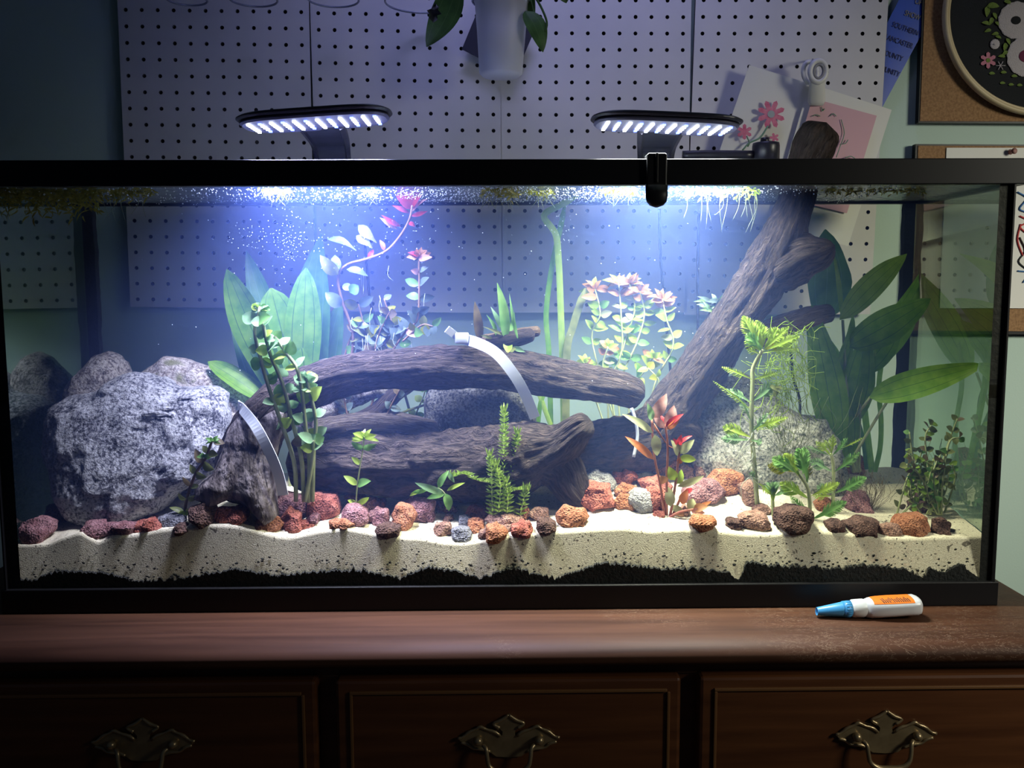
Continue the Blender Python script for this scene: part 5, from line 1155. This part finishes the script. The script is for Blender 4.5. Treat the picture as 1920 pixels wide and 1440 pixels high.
# embroidery on cork board
Yk = WY+.004
cb = thing('cork_board', 'upper cork board with thin black edge at top right', 'board', at(1820, 225, Yk))
q = [(1737, -60), (2060, -60), (2060, 228), (1725, 227)]; flat('frame', [(1732, -60), (2064, -60), (2064, 232), (1722, 230)], Yk, M['black'], cb, .012); flat('cork', q, Yk-.0012, M['cork'], cb, .001)
eh = thing('embroidery_hoop', 'round embroidery hoop with black cloth and stitched flowers', 'embroidery', at(1952, 215, Yk-.012))
C_ = (1954, 32); R_ = 182; Ye = Yk-.014
P = [at(C_[0]+R_*math.cos(a*PI/48), C_[1]+R_*math.sin(a*PI/48), Ye) for a in range(97)]
V, F, U = tube_geo(P, [.0042]*97, 8, False); V = [(v[0], Ye+(v[1]-Ye)*1.6, v[2]) for v in V]; mk('outer_hoop', V, F, M['hoop'], eh)
V, F, U = tube_geo([at(C_[0]+(R_-6)*math.cos(a*PI/48), C_[1]+(R_-6)*math.sin(a*PI/48), Ye-.001) for a in range(97)], [.0028]*97, 8, False); mk('inner_hoop', V, F, M['hoop'], eh)
flat('cloth', [(C_[0]+(R_-6)*math.cos(a*PI/32), C_[1]+(R_-6)*math.sin(a*PI/32)) for a in range(64)], Ye-.001, M['blackcloth'], eh, .001)
Yf_ = Ye-.0022
def rosette(cx, cy, r, mat, core, cr):
    n, F = ico(4); c = at(cx, cy, Yf_); s = r*mpp(Yf_); V = []
    for v in n:
        a = math.atan2(v[2], v[0]); k = 1+.025*math.sin(a*13); V.append((c.x+v[0]*s*k, Yf_-.0005+v[1]*.0022, c.z+v[2]*s*k))
    o = mk('stitched_flower', V, F, M[mat], eh); c2 = at(cx, cy, Yf_-.003); V = [(c2.x+v[0]*cr*mpp(.4), c2.y+v[1]*.0012, c2.z+v[2]*cr*mpp(.4)*.8) for v in n]; mk('flower_centre', V, F, M[core], o)
rosette(1905, 38, 33, 'floss_white', 'blackcloth', 9); rosette(1925, 105, 37, 'floss_white', 'floss_plum', 14); rosette(1865, 83, 9, 'floss_white', 'floss_white', 2)
petal_flower(1853, 113, 16, 6, Yf_-.001, eh, 'floss_pink', 'floss_green', 'stitched_flower')
for k in range(6):
    a = k*PI/3; tube('stitch', pxpts([(1876, 123, Yf_-.001), (1876+9*math.cos(a), 123+9*math.sin(a), Yf_-.001)]), [.0007]*2, M['floss_white'], eh, 4)
rg = random.Random(31)
for (x, y, a, l) in [(1862, 12, 0, 24), (1850, 22, 90, 20), (1858, 40, 110, 16), (1848, 44, 190, 16), (1865, 30, 60, 14), (1852, 58, 160, 14), (1866, 64, 170, 14), (1884, 88, 100, 16), (1878, 106, 180, 14), (1890, 78, 60, 14), (1872, 70, 20, 12), (1860, 138, 0, 12), (1882, 136, 0, 12), (1902, 143, 0, 12), (1880, 156, 0, 11), (1896, 159, 0, 11), (1912, 160, 0, 11), (1890, 5, 20, 16), (1884, 100, 140, 14), (1870, 45, 45, 12)]:
    a = math.radians(a); V, F, U = leaf_geo(at(x-l/2*math.cos(a), y-l/2*math.sin(a), Yf_), at(x+l/2*math.cos(a), y+l/2*math.sin(a), Yf_), l*.5*mpp(.4), rg, nseg=6, curl=.1); mk('stitched_leaf', V, F, M['floss_green'], eh)
cb2 = thing('cork_board', 'lower cork board holding a white drawing at the right edge', 'board', at(1850, 620, Yk))
flat('frame', [(1717, 270), (2100, 272), (2100, 628), (1700, 626)], Yk, M['black'], cb2, .012); flat('cork', [(1722, 273), (2096, 275), (2096, 622), (1706, 620)], Yk-.0012, M['cork'], cb2, .001)
dw = thing('ink_drawing', 'white paper with red and blue ink drawing on the lower cork board', 'paper', at(1900, 575, Yk-.003))
sheet('sheet', [at(1775, 277, Yk-.003), at(2060, 277, Yk-.003), at(2050, 578, Yk-.003), at(1762, 578, Yk-.003)], M['paper'], dw, .0005, .001)
for L_, m_ in (([(1908, 360), (1925, 372), (1912, 392), (1935, 400)], 'blueink'), ([(1912, 405), (1930, 415), (1913, 425), (1928, 440)], 'redink'), ([(1912, 445), (1922, 470), (1910, 490), (1925, 505)], 'blackink'), ([(1908, 508), (1930, 512), (1918, 530)], 'blueink'), ([(1914, 420), (1908, 450), (1918, 480)], 'redink')):
    tube('ink_line', pxpts([(a, b, Yk-.005) for a, b in L_]), [.0012]*len(L_), M[m_], dw, 5, 16)
c = at(1898, 284, Yk-.008); V, F, U = tube_geo([(c.x, c.y+.005, c.z), (c.x, c.y, c.z), (c.x, c.y-.004, c.z), (c.x, c.y-.006, c.z)], [.0045, .003, .003, .005], 12); tag(mk('push_pin', V, F, M['pinkleaf']), 'pink push pin at the top of the ink drawing', 'pin')

# ================================================================ glue bottle on the dresser
B0 = at_z(1533, 1158, 0); yb_ = B0.y
gb = thing('glue_bottle', 'white glue bottle with blue cap and orange label lying on the dresser', 'bottle', at_z(1625, 1160, 0))
S = mpp(yb_)
def ax(px, py): return at(px, py, yb_)
def loft(name, st, mat, seg=32, fx=1.0, pw=1.0, arc=None, off=0, cap=True):
    V = []; F = []; U = []
    full = arc is None; A = [2*PI*k/seg for k in range(seg)] if full else [arc[0]+(arc[1]-arc[0])*k/seg for k in range(seg+1)]
    m_ = len(A)
    for (px, py, rz, ry) in st:
        c = ax(px, py)
        for a in A:
            ca, sa = math.cos(a), math.sin(a); ca = math.copysign(abs(ca)**pw, ca); sa = math.copysign(abs(sa)**pw, sa)
            V.append((c.x, yb_-(ry*S+off)*ca, c.z+(rz*S+off)*sa))
    for i in range(len(st)-1):
        for k in range(m_ if full else m_-1): F.append((i*m_+k, i*m_+(k+1) % m_, (i+1)*m_+(k+1) % m_, (i+1)*m_+k))
    if full and cap: F += [tuple(range(m_))[::-1], tuple((len(st)-1)*m_+k for k in range(m_))]
    return mk(name, V, F, M[mat], gb)
loft('cap', [(1536, 1146, 4, 4), (1536, 1146, 7.5, 7.5), (1531, 1146.5, 7.5, 7.5), (1531.5, 1146.5, 8, 8), (1577, 1142.5, 14, 14), (1581, 1142, 14.5, 14.5)], 'capblue', cap=True)
mbst = [(1580, 1142, 15.2, 15.2), (1594, 1141.2, 16, 16)]
o = loft('cap_ring', mbst, 'capblue', 40)
for k in range(20):
    a = k*2*PI/20; c1, c2 = ax(1583, 1142), ax(1593, 1141.2)
    if math.cos(a) < -.3: continue
    V, F, U = tube_geo([(c1.x, yb_-15.6*S*math.cos(a), c1.z+15.4*S*math.sin(a)), (c2.x, yb_-16.2*S*math.cos(a), c2.z+16.1*S*math.sin(a))], [.0004, .0004], 4); mk('rib', V, F, M['capblue'], o)
loft('neck', [(1594, 1141, 15, 15), (1598, 1141, 17.5, 17.5), (1617, 1140, 18, 18), (1621, 1140, 16.5, 16.5), (1623, 1140, 16, 16)], 'neck')
body = [(1621, 1140, 16, 16), (1630, 1139.5, 18.5, 20), (1645, 1138, 18.5, 24), (1665, 1136.5, 18, 26), (1700, 1134.5, 17.5, 26), (1714, 1133.5, 17.5, 26), (1720, 1133.5, 15.5, 23), (1723, 1133.5, 11, 17), (1724, 1133.5, 4, 8)]
loft('body', body, 'bottle', 40, pw=.72)
loft('label_sticker', [(1632, 1139.3, 18.5, 20.5), (1645, 1138, 18.5, 24), (1665, 1136.5, 18, 26), (1700, 1134.5, 17.5, 26), (1706, 1134.2, 17.5, 26)], 'label', 16, pw=.72, arc=(.62, 2.2), off=.00025)
rg = random.Random(40)
for k in range(13):
    px = 1650+k*4; st = (1648, 1666, 1700); py = 1138-(px-1645)*.062
    c = ax(px, py); V = []
    a0, a1 = .80, 1.25+rg.uniform(0, .25)
    for a in (a0, (a0+a1)/2, a1):
        ca, sa = math.cos(a)**.72, math.sin(a)**.72; rz = 18.1*S+.0005; ry = 25.6*S+.0005
        for d in (-.0006, .0006): V.append((c.x+d+(a-a0)*-.004, yb_-ry*ca, c.z+rz*sa))
    mk('print_mark', V, [(0, 1, 3, 2), (2, 3, 5, 4)], M['blackink'], gb, False)
